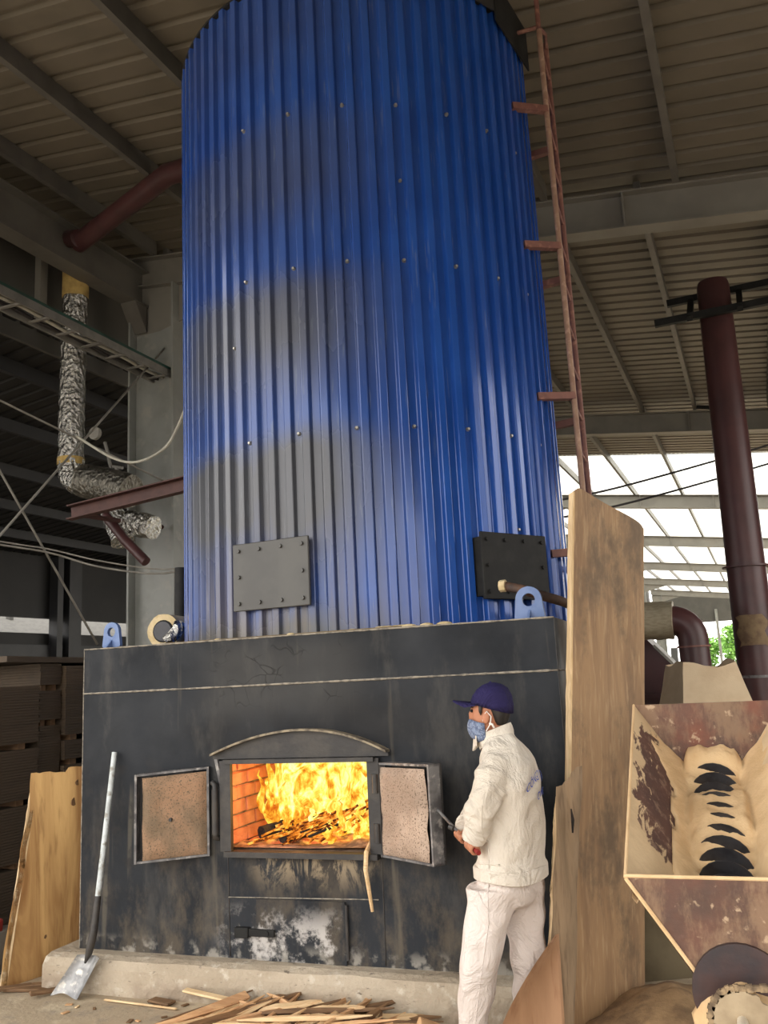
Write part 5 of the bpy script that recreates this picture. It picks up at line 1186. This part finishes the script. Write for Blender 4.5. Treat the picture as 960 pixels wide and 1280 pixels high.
for v in jm.vertices:
    p = v.co; q = noise.noise_vector((p.x*9, p.y*9, p.z*7))*.013 + noise.noise_vector((p.x*24, p.y*24, p.z*15))*.003
    # drape folds that fan from the armpits
    q.x += .009*math.sin(p.z*48 + p.y*22 + p.x*30)*(.4+noise.noise((p.x*5, p.y*5, p.z*5))); v.co = p + q
ja = mesh_child('jacket', jm, M['jacket'], man)
hb = MB(); rg = []
for z, e in ((.764, .004), (.768, .009), (.815, .009), (.822, .004)): 
    t_ = T[0] if z < .79 else T[1]; rg.append([v + noise.noise_vector((v.x*6, v.y*6, v.z*7))*.012 for v in ell(z, t_[1], t_[2]+e, t_[3]+e, n=44)])
hb.rings(rg); hb.build('hem_band', M['jacket'], ja, smooth=.7, local=True)
cl_ = MB(); rg = []; n = 40
for (zf, zb, df, db, w_) in ((1.348, 1.405, -.012, -.182, .082), (1.368, 1.43, -.006, -.182, .079), (1.392, 1.452, .0, -.176, .074), (1.405, 1.466, .004, -.170, .071), (1.403, 1.463, -.001, -.163, .066), (1.37, 1.42, -.012, -.16, .064)):
    ring = []
    for k in range(n):
        a = 2*PI*k/n; u = (1+math.cos(a))/2; x = db + (df-db)*u; y = w_*math.sin(a); z = zb + (zf-zb)*u - .012*max(0, u-.8)*5*(1-abs(math.sin(a))); ring.append(Vector((x, y, z)))
    rg.append(ring)
cl_.rings(rg, caps=False); cl_.build('collar', M['jacket'], ja, smooth=.8, local=True)
for s in (-1, 1): MB().prism([(.012, s*.004, 1.40), (.02, s*.012, 1.335), (-.01, s*.06, 1.365), (-.012, s*.066, 1.41)], (.005, 0, .002)).build('collar_tip', M['jacket'], ja, local=True)
def bvh_of(o): return BVHTree.FromPolygons([v.co.copy() for v in o.data.vertices], [tuple(p.vertices) for p in o.data.polygons])
BJ = bvh_of(ja)
# blue lettering arched across the back, wrapped on the cloth
M['print'] = simple('blue_print', lin(58, 82, 176), lin(70, 92, 182), 20, rough=.8)
def lettering(txt, zc, hgt, span, arch):
    cu = bpy.data.curves.new('t', 'FONT'); cu.body = txt; cu.size = 1; cu.align_x = 'CENTER'; o = bpy.data.objects.new('t', cu); COL.objects.link(o)
    dg = bpy.context.evaluated_depsgraph_get(); me = bpy.data.meshes.new_from_object(o.evaluated_get(dg)); bpy.data.objects.remove(o)
    bm = bmesh.new(); bm.from_mesh(me); bmesh.ops.subdivide_edges(bm, edges=[e for e in bm.edges if e.calc_length() > .15], cuts=2, use_grid_fill=False); bm.to_mesh(me); bm.free()
    xs = [v.co.x for v in me.vertices]; wd = max(xs)-min(xs)
    for v in me.vertices:
        y = -v.co.x/wd*span; z = zc + v.co.y*hgt - arch*(y/(span/2))**2
        hit = BJ.ray_cast(Vector((-1, y, z)), Vector((1, 0, 0)))[0]; v.co = (hit.x - .009 if hit else -.28, y, z)
    c = mesh_child('back_lettering', me, M['print'], ja); c['label'] = 'blue printed lettering'
lettering('CÔNG TY TNHH', 1.205, .05, .33, .05); lettering('CƠ NHIỆT', 1.125, .05, .2, .01)
# pocket flap and seams
for pts, nm in (([(-.03, .25, .0)], None),):
    pass
# --- trousers
tr = MB()
def leg(L, y): tr.rings([ell(z, c, d, d*wf, y + yo, n=24) for z, c, d, wf, yo in L])
leg([(.74, -.065, .128, .85, .0), (.62, -.03, .108, .93, .005), (.49, .016, .100, .97, .005), (.37, .048, .092, 1, .005), (.25, .069, .079, 1.02, .005), (.14, .083, .068, 1.05, .005), (.05, .088, .068, 1.05, .005), (.025, .09, .064, 1.05, .005)], .095)
leg([(.74, -.140, .112, .95, 0), (.62, -.145, .100, .98, 0), (.5, -.150, .092, 1, 0), (.4, -.152, .085, 1.02, 0), (.27, -.143, .072, 1.05, 0), (.16, -.13, .062, 1.08, 0), (.06, -.122, .06, 1.08, 0), (.03, -.12, .056, 1.05, 0)], -.1)
tr.rings([ell(z, c, d, w_, n=36) for z, c, d, w_ in ((.90, -.12, .12, .155), (.80, -.11, .135, .178), (.72, -.105, .132, .182), (.66, -.095, .12, .165), (.63, -.09, .09, .11))])
tm = fuse(tr, .0065, 4, 'trousers')
for v in tm.vertices:
    p = v.co; q = noise.noise_vector((p.x*9, p.y*9, p.z*6))*.013
    q.x += .006*math.sin(p.z*42 + p.x*26)*max(0, .6+noise.noise((p.x*5, p.y*5, p.z*4))); v.co = p + q
trs = mesh_child('trousers', tm, M['trousers'], man)
BT = bvh_of(trs)
def seam(pts, nm, par, bv, r=.0035, mat='trousers'):
    P = []
    for i in range(len(pts)-1):
        for k in range(6):
            x0, z0 = pts[i]; x1, z1 = pts[i+1]; x = x0+(x1-x0)*k/6; z = z0+(z1-z0)*k/6; h = bv.ray_cast(Vector((x, 1, z)), Vector((0, -1, 0)))[0]
            if h: P.append(h + Vector((0, .001, 0)))
    if len(P) > 2: MB().tube(P, r, 6).build(nm, M[mat], par, smooth=True, local=True)
seam([(.0, .735), (-.02, .69), (-.045, .66)], 'pocket_seam', trs, BT); seam([(-.05, .76), (-.04, .6), (.02, .35), (.08, .08)], 'side_seam', trs, BT, .0022)
seam([(-.06, .83), (-.055, 1.0), (-.075, 1.15)], 'side_seam', ja, BJ, .0025, 'jacket'); seam([(.0, .845), (-.06, .855), (-.12, .85)], 'pocket_flap', ja, BJ, .005, 'jacket')
# --- shoes
for (x, y) in ((.1, .1), (-.11, -.1)):
    s = MB(); s.rings([[Vector((x-.075, y+dy*.6, z)) for dy, z in ((-.03, .004), (.03, .004), (.032, .05), (0, .075), (-.032, .05))]] + [[Vector((x+xx, y+dy*wv, z*hv)) for dy, z in ((-.04, .004/max(hv, .05)), (.04, .004/max(hv, .05)), (.042, .05), (0, .075), (-.042, .05))] for xx, wv, hv in ((-.05, .85, 1.0), (.0, .9, 1.0), (.06, 1.05, .85), (.12, 1.0, .62), (.155, .7, .5), (.168, .3, .35))])
    s.build('shoe', M['black'], man, smooth=.9, local=True)
# --- poker
pk = thing('poker', 'thin steel poker rod the man pushes towards the open right door', 'poker', basis(man) @ K0)
W0 = basis(man) @ (K0 - kd*.04); W1 = basis(man) @ (K1 + kd*.02); tip = Vector((2.31, -.2, 1.075)); mid = Vector((2.4, -.27, 1.03))
MB().tube([W0, basis(man) @ K0, basis(man) @ K1, W1, mid, tip], .0075, 8).build('rod', M['rim_steel'], pk, smooth=1)
MB().tube([basis(man) @ (K0 - kd*.045), basis(man) @ (K0 + kd*.0)], .0115, 10).build('red_grip', simple('red_tape', lin(150, 40, 36), rough=.6), pk, smooth=.6)
MB().tube([W1 + Vector((-.012, .0, .004)), W1 + Vector((-.034, .006, .012))], .013, 8).build('collar_nut', M['furnace_edge'], pk, smooth=.6)
